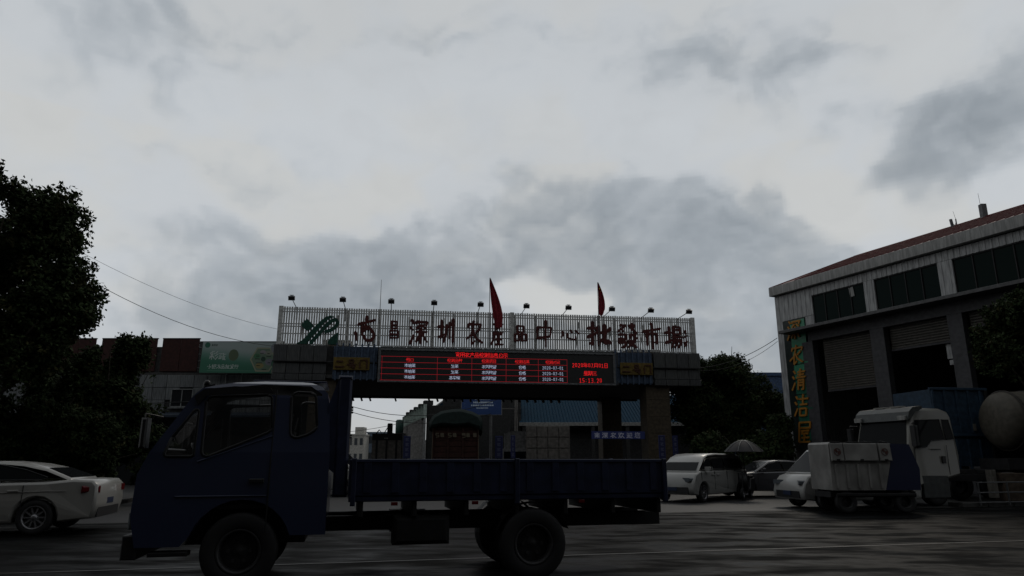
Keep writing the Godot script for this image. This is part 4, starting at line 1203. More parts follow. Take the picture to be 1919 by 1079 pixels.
func car(n: String, label: String, category: String, at: Vector3, turn: float, pm: Material, spec: Dictionary) -> Node3D:   # nose towards -x
	var t := thing(n, label, category, at, turn)
	var hw: float = spec.hw
	var belt: float = spec.belt
	var low := []
	low.append(Vector2(spec.x0, 0.28))
	arch(low, spec.ax0, 0.31, spec.r + 0.07, 0.24)
	arch(low, spec.ax1, 0.31, spec.r + 0.07, 0.24)
	low.append(Vector2(spec.x1, 0.3))
	for p in spec.deck:
		low.append(p)
	var b := B.new()
	b.loft(PackedVector2Array(low), func(y): return hw - 0.05 * clampf((0.45 - y) / 0.3, 0.0, 1.0) - 0.03 * clampf((y - 0.75) / 0.3, 0.0, 1.0), 0.05)
	var body := part("body", b.done(), pm, t)
	var top: Array = spec.top
	var roof := 0.0
	for p in top:
		roof = maxf(roof, p.y)
	var in_w: float = spec.get("tumble", 0.2)
	var cw := func(y): return hw - 0.06 - in_w * clampf((y - belt) / (roof - belt), 0.0, 1.0)
	var c := B.new()
	var poly := PackedVector2Array()
	for p in top:
		poly.append(p)
	c.loft(poly, cw, 0.05)
	part("cabin", c.done(), pm, t)
	var dark := car_glass()
	var trim := mat("car trim", Color(0.015, 0.015, 0.016), 0.4, 0.0, false)
	for s in [-1, 1]:
		for w in spec.windows:
			var g := B.new()
			g.flat()
			var src := PackedVector2Array(w)
			if Geometry2D.is_polygon_clockwise(src):
				src.reverse()
			for layer in [[0.02, 0.001], [0.0, 0.005]]:
				pass
			var idx := Geometry2D.triangulate_polygon(src)
			for i in range(0, idx.size(), 3):
				var q := []
				for k in 3:
					var p: Vector2 = src[idx[i + k]]
					q.append(Vector3(p.x, p.y, s * (cw.call(p.y) + 0.006)))
				if s > 0: g.tri(q[0], q[2], q[1])
				else: g.tri(q[0], q[1], q[2])
			part("window", g.done(), dark, t)
			var rimline := []
			for p in src:
				rimline.append(Vector3(p.x, p.y, s * (cw.call(p.y) + 0.006)))
			rimline.append(rimline[0])
			part("window_trim", B.new().tube(rimline, 0.012, 0.012, 4).done(), trim, t)
	for e in spec.ends:                           # windscreen and rear glass as two points of the side outline, top first
		var p0: Vector2 = e[0]; var p1: Vector2 = e[1]
		var d := (p1 - p0).normalized()
		var o: Vector2 = Vector2(d.y, -d.x) * 0.008 * e[2]
		var g := B.new()
		g.flat()
		var wa: float = cw.call(p0.y) - 0.1; var wb: float = cw.call(p1.y) - 0.07
		g.quad(Vector3(p0.x + o.x, p0.y + o.y, -wa), Vector3(p0.x + o.x, p0.y + o.y, wa), Vector3(p1.x + o.x, p1.y + o.y, wb), Vector3(p1.x + o.x, p1.y + o.y, -wb))
		part("windscreen" if e[2] > 0 else "rear_window", g.done(), dark, t)
	for s in [-1, 1]:
		for ax in [spec.ax0, spec.ax1]:
			wheel(t, Vector3(ax, spec.r, s * (hw - 0.12)), spec.r, 0.2, spec.r * 0.68, 10, s, mat("alloy", Color(0.2, 0.2, 0.21), 0.3, 0.6, false))
		for x in spec.seams:
			pb("door_seam", Vector3(x, (belt + 0.34) / 2 + 0.03, s * (hw - 0.006)), Vector3(0.012, belt - 0.42, 0.02), trim, t)
		for x in spec.handles:
			pb("door_handle", Vector3(x, belt - 0.12, s * (hw - 0.005)), Vector3(0.2, 0.035, 0.05), pm, t, Basis(Vector3.BACK, 0.03))
		part("mirror", B.new().bevel(Vector3(spec.mir, belt + 0.08, s * (hw + 0.08)), Vector3(0.14, 0.15, 0.2), 0.03).done(), pm, t)
		part("headlight", B.new().bevel(Vector3(spec.x0 + 0.16, belt - 0.28, s * (hw - 0.24)), Vector3(0.34, 0.13, 0.38), 0.03, Basis(Vector3.UP, -0.45 * s)).done(), mat("lamp lens", Color(0.08, 0.09, 0.1), 0.1, 0.0, false), t)
		part("taillight", B.new().bevel(Vector3(spec.x1 - 0.14, belt - 0.1, s * (hw - 0.2)), Vector3(0.34, 0.14, 0.36), 0.03, Basis(Vector3.UP, 0.4 * s)).done(), mat("tail red", Color(0.09, 0.006, 0.008), 0.15, 0.0, false), t)
	pb("bumper", Vector3(spec.x0 + 0.02, 0.42, 0), Vector3(0.12, 0.2, hw * 1.5), trim, t)
	pb("bumper", Vector3(spec.x1 - 0.02, 0.42, 0), Vector3(0.12, 0.2, hw * 1.5), trim, t)
	pb("number_plate", Vector3(spec.x0 - 0.05, 0.46, 0), Vector3(0.02, 0.12, 0.42), mat("plate blue", Color(0.012, 0.02, 0.05), 0.5, 0.0, false), t)
	pb("number_plate", Vector3(spec.x1 + 0.05, 0.62, 0), Vector3(0.02, 0.12, 0.42), mat("plate blue", Color(0.012, 0.02, 0.05), 0.5, 0.0, false), t)
	return t

func car_glass() -> StandardMaterial3D:
	var m := mat("car glass", Color(0.01, 0.011, 0.012), 0.05, 0.0, false)
	m.metallic_specular = 0.12
	return m

func saloon() -> Dictionary:
	return {"x0": -2.4, "x1": 2.42, "hw": 0.92, "belt": 0.97, "ax0": -1.48, "ax1": 1.38, "r": 0.335, "mir": -0.75, "seams": [-0.95, 0.22, 1.12], "handles": [0.0, 0.95],
		"deck": [Vector2(2.48, 0.6), Vector2(2.46, 0.95), Vector2(2.36, 1.05), Vector2(2.0, 1.07), Vector2(1.5, 1.02), Vector2(-0.9, 0.97), Vector2(-1.2, 0.96), Vector2(-2.0, 0.82), Vector2(-2.34, 0.66), Vector2(-2.45, 0.5)],
		"top": [Vector2(1.98, 1.0), Vector2(1.9, 1.1), Vector2(1.45, 1.28), Vector2(1.0, 1.38), Vector2(0.45, 1.43), Vector2(0.0, 1.43), Vector2(-0.35, 1.37), Vector2(-1.05, 1.0), Vector2(-1.1, 0.95), Vector2(1.9, 0.95)],
		"windows": [[Vector2(-0.82, 1.03), Vector2(-0.28, 1.31), Vector2(0.1, 1.36), Vector2(0.16, 1.05)], [Vector2(0.2, 1.05), Vector2(0.16, 1.36), Vector2(0.6, 1.35), Vector2(1.05, 1.26), Vector2(1.5, 1.11), Vector2(1.4, 1.06)]],
		"ends": [[Vector2(-0.38, 1.355), Vector2(-1.03, 1.01), 1.0], [Vector2(1.42, 1.29), Vector2(1.9, 1.1), -1.0]]}

func van_spec(h: float, l: float) -> Dictionary:
	var x := l / 2
	return {"x0": -x, "x1": x, "hw": 0.86, "belt": 1.05, "ax0": -x + 0.75, "ax1": x - 0.65, "r": 0.3, "mir": -x + 0.95, "seams": [-x + 0.6, -x + 1.6, -x + 2.6], "handles": [-x + 1.45, -x + 1.85], "tumble": 0.16,
		"deck": [Vector2(x + 0.03, 0.6), Vector2(x, 1.08), Vector2(-x + 0.55, 1.06), Vector2(-x + 0.2, 0.95), Vector2(-x + 0.04, 0.75), Vector2(-x - 0.03, 0.5)],
		"top": [Vector2(x - 0.02, 1.0), Vector2(x - 0.05, 1.3), Vector2(x - 0.2, h - 0.06), Vector2(x - 0.5, h), Vector2(0, h + 0.02), Vector2(-x + 1.5, h - 0.02), Vector2(-x + 1.15, h - 0.12), Vector2(-x + 0.42, 1.05), Vector2(-x + 0.4, 1.0)],
		"windows": [[Vector2(-x + 0.72, 1.12), Vector2(-x + 1.2, h - 0.2), Vector2(-x + 1.55, h - 0.16), Vector2(-x + 1.55, 1.12)], [Vector2(-x + 1.66, 1.12), Vector2(-x + 1.66, h - 0.16), Vector2(-x + 2.55, h - 0.15), Vector2(-x + 2.55, 1.12)], [Vector2(-x + 2.66, 1.12), Vector2(-x + 2.66, h - 0.15), Vector2(x - 0.4, h - 0.17), Vector2(x - 0.3, 1.12)]],
		"ends": [[Vector2(-x + 1.12, h - 0.16), Vector2(-x + 0.45, 1.08), 1.0], [Vector2(x - 0.19, h - 0.15), Vector2(x - 0.07, 1.2), -1.0]]}

func street_cars() -> void:
	var silver := paint("white car paint", Color(0.23, 0.225, 0.21), 0.3)
	var c := car("saloon_car", "white saloon car at the left edge, driving left on the wet street", "car", Vector3(-11.1, 0, -15.1), STREET, silver, saloon())
	part("fuel_flap", B.new().lathe([Vector2(0.085, 0), Vector2(0.08, 0.004), Vector2(0, 0.004)], 20, Transform3D(Basis.IDENTITY, Vector3(1.72, 0.9, 0.884))).done(), paint("white car flap", Color(0.2, 0.195, 0.185), 0.3), c)
	pb("body_crease", Vector3(0.2, 0.8, 0.92), Vector3(3.4, 0.012, 0.012), silver, c, Basis(Vector3.BACK, 0.03))

func rounded(p: Array, r: float) -> PackedVector2Array:
	var a := PackedVector2Array(p)
	if Geometry2D.is_polygon_clockwise(a):
		a.reverse()
	for k in a.size():
		a[k] *= 60.0
	var i := Geometry2D.offset_polygon(a, -r * 60.0)
	var o: PackedVector2Array = Geometry2D.offset_polygon(i[0], r * 60.0, Geometry2D.JOIN_ROUND)[0]
	for k in o.size():
		o[k] /= 60.0
	return o

func csg_poly(parent: Node, poly: PackedVector2Array, z: float, depth: float, op: int, m: Material) -> CSGPolygon3D:
	var c := CSGPolygon3D.new()
	c.name = "cut" if op == CSGShape3D.OPERATION_SUBTRACTION else "block"
	c.polygon = poly
	c.depth = depth
	c.operation = op
	c.material = m
	parent.add_child(c, true)
	c.position.z = z
	return c

func blue_lorry() -> void:
	var t := thing("lorry", "dark blue light lorry with empty flat bed, nearest vehicle, facing left", "lorry", Vector3(-1.557, 0, -9.82), deg_to_rad(13.0))
	var blue := paint("lorry blue", Color(0.022, 0.029, 0.06), 0.3)
	var frame := mat("chassis black", Color(0.014, 0.014, 0.015), 0.6)
	var trim := mat("car trim", Color(0.015, 0.015, 0.016), 0.4, 0.0, false)
	var bedblue := mat("bed blue", Color(0.016, 0.022, 0.052), 0.5)
	var v := func(a: Array) -> Array:
		var o := []
		for i in range(0, a.size(), 2):
			o.append(Vector2((a[i] if a[i] > -3.16 else -3.16 + (a[i] + 3.16) * 0.86) + 1.3, a[i + 1]))
		return o
	# cab: a hollow shell with real openings
	var side: Array = v.call([-4.45, 0.5, -4.54, 0.85, -4.52, 1.3, -4.4, 1.55, -4.12, 1.95, -3.95, 2.2, -3.84, 2.305, -3.66, 2.35, -3.4, 2.39, -3.05, 2.42, -2.7, 2.43, -2.48, 2.41, -2.35, 2.36, -2.27, 2.27, -2.24, 2.12, -2.2, 1.5, -2.2, 0.6, -2.5, 0.6])
	for i in 13:
		var a := deg_to_rad(17.0 + 146.0 * i / 12.0)
		side.append(Vector2(-1.86 + 0.58 * cos(a), 0.43 + 0.58 * sin(a)))
	side.append(Vector2(-2.5, 0.5))
	var cab := CSGCombiner3D.new()
	cab.name = "cab"
	t.add_child(cab)
	csg_poly(cab, PackedVector2Array(side), 0.93, 1.86, CSGShape3D.OPERATION_UNION, blue)
	var cross := PackedVector2Array([Vector2(-0.93, 0.3), Vector2(0.93, 0.3), Vector2(0.93, 1.55), Vector2(0.86, 2.2), Vector2(0.83, 2.31), Vector2(0.77, 2.38), Vector2(0.66, 2.42), Vector2(0.4, 2.45), Vector2(0, 2.46), Vector2(-0.4, 2.45), Vector2(-0.66, 2.42), Vector2(-0.77, 2.38), Vector2(-0.83, 2.31), Vector2(-0.86, 2.2), Vector2(-0.93, 1.55)])
	var ix := csg_poly(cab, cross, 0.0, 4.0, CSGShape3D.OPERATION_INTERSECTION, blue)
	ix.rotation.y = -PI / 2
	ix.position = Vector3(-4.0, 0, 0)
	var inner: Array = v.call([-4.46, 0.95, -4.46, 1.3, -4.35, 1.54, -4.07, 1.95, -3.9, 2.16, -3.8, 2.26, -3.66, 2.3, -3.05, 2.37, -2.48, 2.36, -2.34, 2.26, -2.29, 2.1, -2.25, 1.5, -2.25, 1.05])
	csg_poly(cab, PackedVector2Array(inner), 0.85, 1.7, CSGShape3D.OPERATION_SUBTRACTION, trim)
	var door_w := rounded(v.call([-3.76, 2.2, -2.93, 2.24, -2.9, 1.8, -3.74, 1.47]), 0.06)
	var quarter := rounded(v.call([-3.84, 2.12, -3.84, 1.5, -4.22, 1.5, -4.14, 1.72]), 0.03)
	var rear_w := rounded(v.call([-2.7, 2.28, -2.41, 2.27, -2.37, 1.83, -2.48, 1.76, -2.68, 1.7]), 0.07)
	for p in [door_w, quarter, rear_w]:
		csg_poly(cab, p, 1.2, 2.4, CSGShape3D.OPERATION_SUBTRACTION, trim)
	var ws := CSGBox3D.new()
	ws.name = "cut"
	ws.size = Vector3(0.3, 0.62, 1.52)
	ws.operation = CSGShape3D.OPERATION_SUBTRACTION
	ws.material = trim
	cab.add_child(ws, true)
	ws.position = Vector3(-2.735, 1.87, 0)
	ws.rotation.z = -0.55
	var rw := CSGBox3D.new()
	rw.name = "cut"
	rw.size = Vector3(0.3, 0.42, 1.2)
	rw.operation = CSGShape3D.OPERATION_SUBTRACTION
	rw.material = trim
	cab.add_child(rw, true)
	rw.position = Vector3(-0.95, 1.98, 0)
	# glass in the openings
	var pane := glass("cab glass", Color(0.05, 0.06, 0.065), 0.35)
	for s in [-1, 1]:
		for p in [[door_w, "door_window"], [quarter, "quarter_window"], [rear_w, "rear_side_window"]]:
			var tilt := Basis(Vector3.RIGHT, -0.105 * s)
			var xf := Transform3D(tilt, Vector3(0, 0, 0))
			var b := B.new()
			b.flat()
			var poly: PackedVector2Array = p[0]
			var idx := Geometry2D.triangulate_polygon(poly)
			var at := func(q: Vector2) -> Vector3: return Vector3(q.x, q.y, s * (0.915 - 0.107 * clampf(q.y - 1.55, 0, 1)))
			for i in range(0, idx.size(), 3):
				b.tri(at.call(poly[idx[i]]), at.call(poly[idx[i + 1]]), at.call(poly[idx[i + 2]]))
			part(p[1], b.done(), pane, t)
			var ring := []
			for q in poly:
				ring.append(at.call(q) + Vector3(0, 0, 0.014 * s))
			ring.append(ring[0])
			part("window_seal", B.new().tube(ring, 0.018, 0.018, 5).done(), trim, t)
	var wb := B.new()
	wb.flat()
	wb.quad(Vector3(-2.875, 1.6, -0.78), Vector3(-2.875, 1.6, 0.78), Vector3(-2.545, 2.17, 0.76), Vector3(-2.545, 2.17, -0.76))
	part("windscreen", wb.done(), pane, t)
	var rb := B.new()
	rb.flat()
	rb.quad(Vector3(-0.945, 1.77, -0.6), Vector3(-0.945, 1.77, 0.6), Vector3(-0.955, 2.19, 0.6), Vector3(-0.955, 2.19, -0.6))
	part("rear_window", rb.done(), pane, t)
	# things fixed to the cab
	part("rain_visor", B.new().prism(PackedVector2Array(v.call([-3.92, 2.2, -3.8, 2.29, -3.4, 2.33, -2.95, 2.32, -2.9, 2.25, -3.4, 2.245, -3.76, 2.21, -3.86, 2.1])), 0.875, 0.905).done(), trim, t)
	part("sun_visor", B.new().prism(PackedVector2Array(v.call([-3.98, 2.22, -3.82, 2.35, -3.7, 2.37, -3.7, 2.345, -3.82, 2.32, -3.95, 2.19])), -0.72, 0.72).done(), trim, t)
	part("horn", B.new().lathe([Vector2(0, -0.03), Vector2(0.03, -0.02), Vector2(0.04, 0.0), Vector2(0.03, 0.02), Vector2(0, 0.03)], 10, Transform3D(Basis.IDENTITY, Vector3(-2.46, 2.4, 0.5))).done(), trim, t)
	pb("roof_rib", Vector3(-1.45, 2.44, 0), Vector3(0.9, 0.02, 1.1), blue, t)
	for q in [[-2.88, 0.65, -2.88, 1.45], [-2.88, 1.45, -2.88, 2.3], [-3.7, 1.44, -2.88, 1.74], [-3.9, 1.05, -2.9, 1.05]]:
		var a := Vector3(q[0] + 1.3, q[1], 0.936 - 0.107 * clampf(q[1] - 1.55, 0, 1))
		var b := Vector3(q[2] + 1.3, q[3], 0.936 - 0.107 * clampf(q[3] - 1.55, 0, 1))
		part("door_seam" if q[0] > -3.0 else "door_crease", B.new().tube([a, b], 0.008 if q[0] > -3.0 else 0.012, 0.008, 5).done(), trim if q[0] > -3.0 else blue, t)
	pb("door_handle", Vector3(-1.72, 1.22, 0.95), Vector3(0.17, 0.05, 0.04), trim, t)
	for s in [-1, 1]:
		part("mirror_arm", B.new().tube([Vector3(-2.84, 1.95, s * 0.86), Vector3(-2.98, 1.98, s * 1.06), Vector3(-2.98, 1.6, s * 1.08)], 0.013, 0.013, 6).done(), trim, t)
		part("mirror", B.new().bevel(Vector3(-2.96, 1.76, s * 1.08), Vector3(0.07, 0.34, 0.17), 0.02).done(), trim, t)
		part("headlight", B.new().bevel(Vector3(-3.03, 0.78, s * 0.68), Vector3(0.1, 0.18, 0.36), 0.02).done(), mat("lamp lens", Color(0.08, 0.09, 0.1), 0.1, 0.0, false), t)
		pb("step", Vector3(-2.62, 0.42, s * 0.82), Vector3(0.42, 0.05, 0.2), frame, t)
	pb("bumper", Vector3(-3.03, 0.5, 0), Vector3(0.16, 0.26, 1.8), frame, t)
	pb("number_plate", Vector3(-3.12, 0.5, 0), Vector3(0.01, 0.14, 0.42), mat("plate blue", Color(0.012, 0.02, 0.05), 0.5, 0.0, false), t)
	pb("engine", Vector3(-1.9, 0.72, 0), Vector3(1.5, 0.5, 0.9), frame, t)
	pb("cab_floor", Vector3(-2.05, 0.92, 0), Vector3(2.0, 0.06, 1.68), frame, t)
	pb("dashboard", Vector3(-2.72, 1.32, 0), Vector3(0.44, 0.3, 1.66), trim, t, Basis(Vector3.BACK, 0.2))
	for s in [-0.48, 0.42]:
		pb("seat", Vector3(-1.85, 1.12, s), Vector3(0.5, 0.16, 0.5), frame, t)
		pb("seat_back", Vector3(-1.55, 1.52, s), Vector3(0.14, 0.68, 0.48), frame, t, Basis(Vector3.BACK, -0.18))
		pb("headrest", Vector3(-1.46, 1.96, s), Vector3(0.1, 0.18, 0.26), frame, t, Basis(Vector3.BACK, -0.18))
	var ring := []
	for i in 21:
		ring.append(Vector3(-2.45, 1.5, 0.42) + Basis(Vector3.BACK, -0.9) * Vector3(cos(TAU * i / 20) * 0.2, 0, sin(TAU * i / 20) * 0.2))
	part("steering_wheel", B.new().tube(ring, 0.014, 0.014, 5).tube([Vector3(-2.45, 1.5, 0.42), Vector3(-2.72, 1.2, 0.42)], 0.025, 0.025, 5).done(), trim, t)
	# air intake behind the cab
	part("air_intake", B.new().bevel(Vector3(-0.76, 1.75, 0.82), Vector3(0.17, 1.46, 0.16), 0.03).prism(PackedVector2Array([Vector2(-0.84, 2.46), Vector2(-0.96, 2.1), Vector2(-0.96, 1.4), Vector2(-0.84, 1.3)]), 0.72, 0.88).done(), bedblue, t)
	part("intake_mouth", B.new().bevel(Vector3(-0.76, 2.47, 0.82), Vector3(0.175, 0.05, 0.165), 0.015).done(), blue, t)
	for i in 5:
		pb("hinge", Vector3(-0.66, 2.1 - i * 0.03 - (0.25 if i > 2 else 0.0), 0.82), Vector3(0.025, 0.02, 0.08), frame, t)
	# chassis and bed
	for s in [-0.38, 0.38]:
		pb("chassis_rail", Vector3(0.33, 0.68, s), Vector3(6.6, 0.18, 0.08), frame, t)
	pb("bed_floor", Vector3(1.43, 1.0, 0), Vector3(4.16, 0.07, 1.92), bedblue, t)
	for i in 7:
		pb("cross_member", Vector3(-0.5 + i * 0.65, 0.87, 0), Vector3(0.06, 0.18, 1.84), frame, t)
	pb("headboard", Vector3(-0.63, 1.25, 0), Vector3(0.05, 0.44, 1.9), bedblue, t)
	pb("tailboard", Vector3(3.49, 1.25, 0), Vector3(0.04, 0.44, 1.9), bedblue, t)
	for s in [-1, 1]:
		for k in 2:
			var x0 := -0.6 + k * 2.05
			var sb := pb("side_board", Vector3(x0 + 1.01, 1.25, s * 0.955), Vector3(2.0, 0.43, 0.035), bedblue, t)
			for i in 6:
				pb("pressed_rib", Vector3(-0.85 + i * 0.34, 0.0, s * 0.022), Vector3(0.09, 0.36, 0.02), bedblue, sb)
			pb("top_rail", Vector3(0, 0.2, s * 0.02), Vector3(2.0, 0.04, 0.03), blue, sb)
		for x in [-0.6, 1.44, 3.47]:
			pb("stake", Vector3(x, 1.2, s * 0.985), Vector3(0.06, 0.56, 0.05), bedblue, t)
		for x in [-0.1, 0.9, 2.3]:
			pb("side_marker", Vector3(x, 0.94, s * 0.97), Vector3(0.08, 0.04, 0.02), mat("tail red", Color(0.09, 0.006, 0.008), 0.15, 0.0, false), t)
		var guard := B.new()
		var pth := []
		for i in 9:
			var a := deg_to_rad(20.0 + 140.0 * i / 8.0)
			pth.append(Vector3(1.66 + 0.5 * cos(a), 0.43 + 0.5 * sin(a), s * 0.8))
		guard.flat()
		for i in 8:
			guard.quad(pth[i] + Vector3(0, 0, -0.14), pth[i] + Vector3(0, 0, 0.14), pth[i + 1] + Vector3(0, 0, 0.14), pth[i + 1] + Vector3(0, 0, -0.14))
		part("mudguard", guard.done(), frame, t)
	part("fuel_tank", B.new().bevel(Vector3(0.25, 0.62, 0.72), Vector3(0.7, 0.34, 0.34), 0.05).done(), frame, t)
	part("battery_box", B.new().bevel(Vector3(0.2, 0.62, -0.72), Vector3(0.5, 0.3, 0.34), 0.03).done(), frame, t)
	var steel := mat("wheel steel", Color(0.05, 0.05, 0.052), 0.5, 0.3)
	for s in [-1, 1]:
		wheel(t, Vector3(-1.86, 0.43, s * 0.8), 0.43, 0.22, 0.25, 0, s, steel)
		wheel(t, Vector3(1.66, 0.43, s * 0.86), 0.43, 0.2, 0.25, 0, s, steel)
		wheel(t, Vector3(1.66, 0.43, s * 0.63), 0.43, 0.2, 0.25, 0, s, steel)
	pb("axle", Vector3(1.66, 0.43, 0), Vector3(0.14, 0.14, 1.2), frame, t)
	pb("axle", Vector3(-1.86, 0.43, 0), Vector3(0.1, 0.1, 1.4), frame, t)

func right_vehicles() -> void:
	var white := paint("white van paint", Color(0.22, 0.22, 0.212), 0.35)
	# two cars and a scooter before the trees
	car("people_carrier", "white people carrier right of the gate's pillar, facing left", "car", Vector3(7.1, 0, -27.0), deg_to_rad(48), white, van_spec(1.66, 4.4))
	car("saloon_car", "dark grey saloon car half hidden between the umbrella scooter and the white microvan", "car", Vector3(10.6, 0, -29.6), deg_to_rad(8), paint("grey car paint", Color(0.05, 0.05, 0.055), 0.3), saloon())
	var sc := thing("scooter", "electric scooter under a large dark umbrella canopy, behind the white people carrier", "scooter", Vector3(8.9, 0, -27.4), deg_to_rad(60))
	var black := mat("scooter black", Color(0.02, 0.02, 0.022), 0.4)
	var um := B.new()
	um.smooth()
	for i in 8:
		var a0 := TAU * i / 8; var a1 := TAU * (i + 1) / 8
		for k in 5:
			var f0 := k / 5.0; var f1 := (k + 1) / 5.0
			var p := func(a: float, f: float) -> Vector3: return Vector3(cos(a) * 0.95 * f, 2.16 - 0.42 * f * f, sin(a) * 0.72 * f)
			um.quad(p.call(a0, f0), p.call(a1, f0), p.call(a1, f1), p.call(a0, f1))
	var um_m := mat("umbrella cloth", Color(0.02, 0.02, 0.024), 0.8)
	part("umbrella", um.done(), um_m, sc)
	for i in 8:
		var a := TAU * i / 8
		var rib := []
		for k in 6:
			var f := k / 5.0
			rib.append(Vector3(cos(a) * 0.96 * f, 2.175 - 0.42 * f * f, sin(a) * 0.73 * f))
		part("umbrella_rib", B.new().tube(rib, 0.012, 0.008, 4).done(), mat("aluminium", Color(0.22, 0.23, 0.23), 0.4, 0.2), sc)
	part("umbrella_pole", B.new().tube([Vector3(-0.1, 0.9, 0), Vector3(0, 2.16, 0)], 0.018, 0.015, 6).done(), black, sc)
	part("body", B.new().loft(PackedVector2Array([Vector2(-0.5, 0.3), Vector2(0.75, 0.3), Vector2(0.85, 0.55), Vector2(0.8, 0.78), Vector2(0.1, 0.74), Vector2(0.0, 0.42), Vector2(-0.35, 0.4), Vector2(-0.42, 0.95), Vector2(-0.55, 0.98)]), func(_y): return 0.17, 0.04).done(), black, sc)
	part("handlebar", B.new().tube([Vector3(-0.42, 1.05, -0.33), Vector3(-0.5, 1.0, 0), Vector3(-0.42, 1.05, 0.33)], 0.016, 0.016, 6).tube([Vector3(-0.5, 1.0, 0), Vector3(-0.66, 0.24, 0)], 0.03, 0.025, 6).done(), black, sc)
	part("seat", B.new().bevel(Vector3(0.45, 0.82, 0), Vector3(0.7, 0.1, 0.26), 0.03).done(), mat("seat black", Color(0.025, 0.025, 0.025), 0.7), sc)
	for x in [-0.68, 0.66]:
		wheel(sc, Vector3(x, 0.22, 0), 0.22, 0.09, 0.13, 6, 1.0, mat("alloy", Color(0.2, 0.2, 0.21), 0.3, 0.6, false))
	car("microvan", "white microvan with sloping nose left of the white refuse box", "van", Vector3(10.6, 0, -22.9), deg_to_rad(10), white, van_spec(1.87, 4.0))
	# refuse compactor box
	var t := thing("refuse_compactor", "low white refuse compactor box with blue end, before the white tractor cab", "refuse compactor", Vector3(10.2, 0, -20.9), deg_to_rad(3))
	var rw := mat("refuse white", Color(0.22, 0.216, 0.206), 0.5, 0.0, true, 0.15)
	var rblue := paint("refuse blue", Color(0.012, 0.016, 0.042), 0.4)
	part("box", B.new().prism(PackedVector2Array([Vector2(-1.25, 0.62), Vector2(0.28, 0.62), Vector2(0.5, 1.35), Vector2(0.56, 1.9), Vector2(-1.2, 1.94), Vector2(-1.25, 1.88)]), -0.62, 0.62).done(), rw, t)
	part("blue_end", B.new().prism(PackedVector2Array([Vector2(0.29, 0.62), Vector2(1.3, 0.62), Vector2(1.34, 1.2), Vector2(1.12, 1.88), Vector2(0.57, 1.9), Vector2(0.51, 1.35)]), -0.62, 0.62).done(), rblue, t)
	for q in [[-1.04, 0.36], [-0.35, 0.96], [0.36, 0.34]]:
		pb("lid", Vector3(q[0], 1.66, 0.655), Vector3(q[1], 0.48, 0.06), rw, t, Basis(Vector3.RIGHT, -0.1))
		pb("lid_hinge", Vector3(q[0], 1.93, 0.6), Vector3(q[1] * 0.8, 0.04, 0.05), mat("chassis black", Color(0.014, 0.014, 0.015), 0.6), t)
		pb("lid_latch", Vector3(q[0], 1.45, 0.7), Vector3(0.1, 0.05, 0.03), mat("chassis black", Color(0.014, 0.014, 0.015), 0.6), t)
	var redp := mat("mark red", Color(0.09, 0.035, 0.03), 0.6)
	for x in [-1.04, 0.34]:
		part("round_mark", B.new().lathe([Vector2(0.1, 0), Vector2(0.1, 0.01), Vector2(0.085, 0.01), Vector2(0.085, 0)], 18, Transform3D(Basis(Vector3.RIGHT, -0.1), Vector3(x, 1.67, 0.688)), false).box(Vector3(x - 0.03, 1.7, 0.692), Vector3(0.05, 0.09, 0.012), Basis(Vector3.BACK, 0.6)).box(Vector3(x + 0.04, 1.65, 0.694), Vector3(0.05, 0.08, 0.012), Basis(Vector3.BACK, -0.4)).done(), redp, t)
	for i in 5:
		pb("side_rib", Vector3(-1.1 + i * 0.32, 1.0, 0.635), Vector3(0.06, 0.66, 0.05), rw, t)
	pb("chassis", Vector3(0, 0.5, 0), Vector3(2.5, 0.16, 0.9), mat("chassis black", Color(0.014, 0.014, 0.015), 0.6), t)
	pb("bumper_bar", Vector3(0, 0.5, 0.6), Vector3(2.3, 0.08, 0.06), mat("chassis black", Color(0.014, 0.014, 0.015), 0.6), t)
	for x in [-0.85, 0.85]:
		for s in [-1, 1]:
			wheel(t, Vector3(x, 0.3, s * 0.5), 0.3, 0.17, 0.17, 0, s, mat("wheel steel", Color(0.05, 0.05, 0.052), 0.5, 0.3))
	tractor()
	skip_lorry()
	tanker()
	# rail fence along the far kerb
	var galv := mat("galvanised", Color(0.12, 0.125, 0.13), 0.45, 0.3)
	var f := thing("rail_fence", "low galvanised three-rail fence at the right edge along the kerb", "fence", Vector3(15.0, 0.05, -22.95), STREET)
	for y in [0.67, 0.36, 0.06]:
		part("rail", B.new().tube([Vector3(-0.25, y + 0.03, 0), Vector3(6, y + 0.03, 0)], 0.022, 0.022, 6).done(), galv, f)
	for i in 6:
		part("post", B.new().tube([Vector3(-0.2 + i * 1.12, 0, 0), Vector3(-0.2 + i * 1.12, 0.72, 0)], 0.028, 0.028, 6).done(), galv, f)
	# a crate and box behind the fence
	var k := thing("junk_box", "pale boxes stacked behind the rail fence at the right edge", "boxes", Vector3(16.3, 0.12, -24.0))
	pb("box", Vector3(-0.3, 0.55, 0), Vector3(0.16, 0.9, 0.3), mat("junk pale", Color(0.16, 0.15, 0.13), 0.7), k)
	pb("box", Vector3(0.25, 0.75, 0), Vector3(0.8, 0.3, 0.5), mat("junk brown", Color(0.08, 0.06, 0.045), 0.8), k)
	pb("box", Vector3(0.3, 0.3, 0), Vector3(0.8, 0.58, 0.5), mat("junk brown", Color(0.08, 0.06, 0.045), 0.8), k)

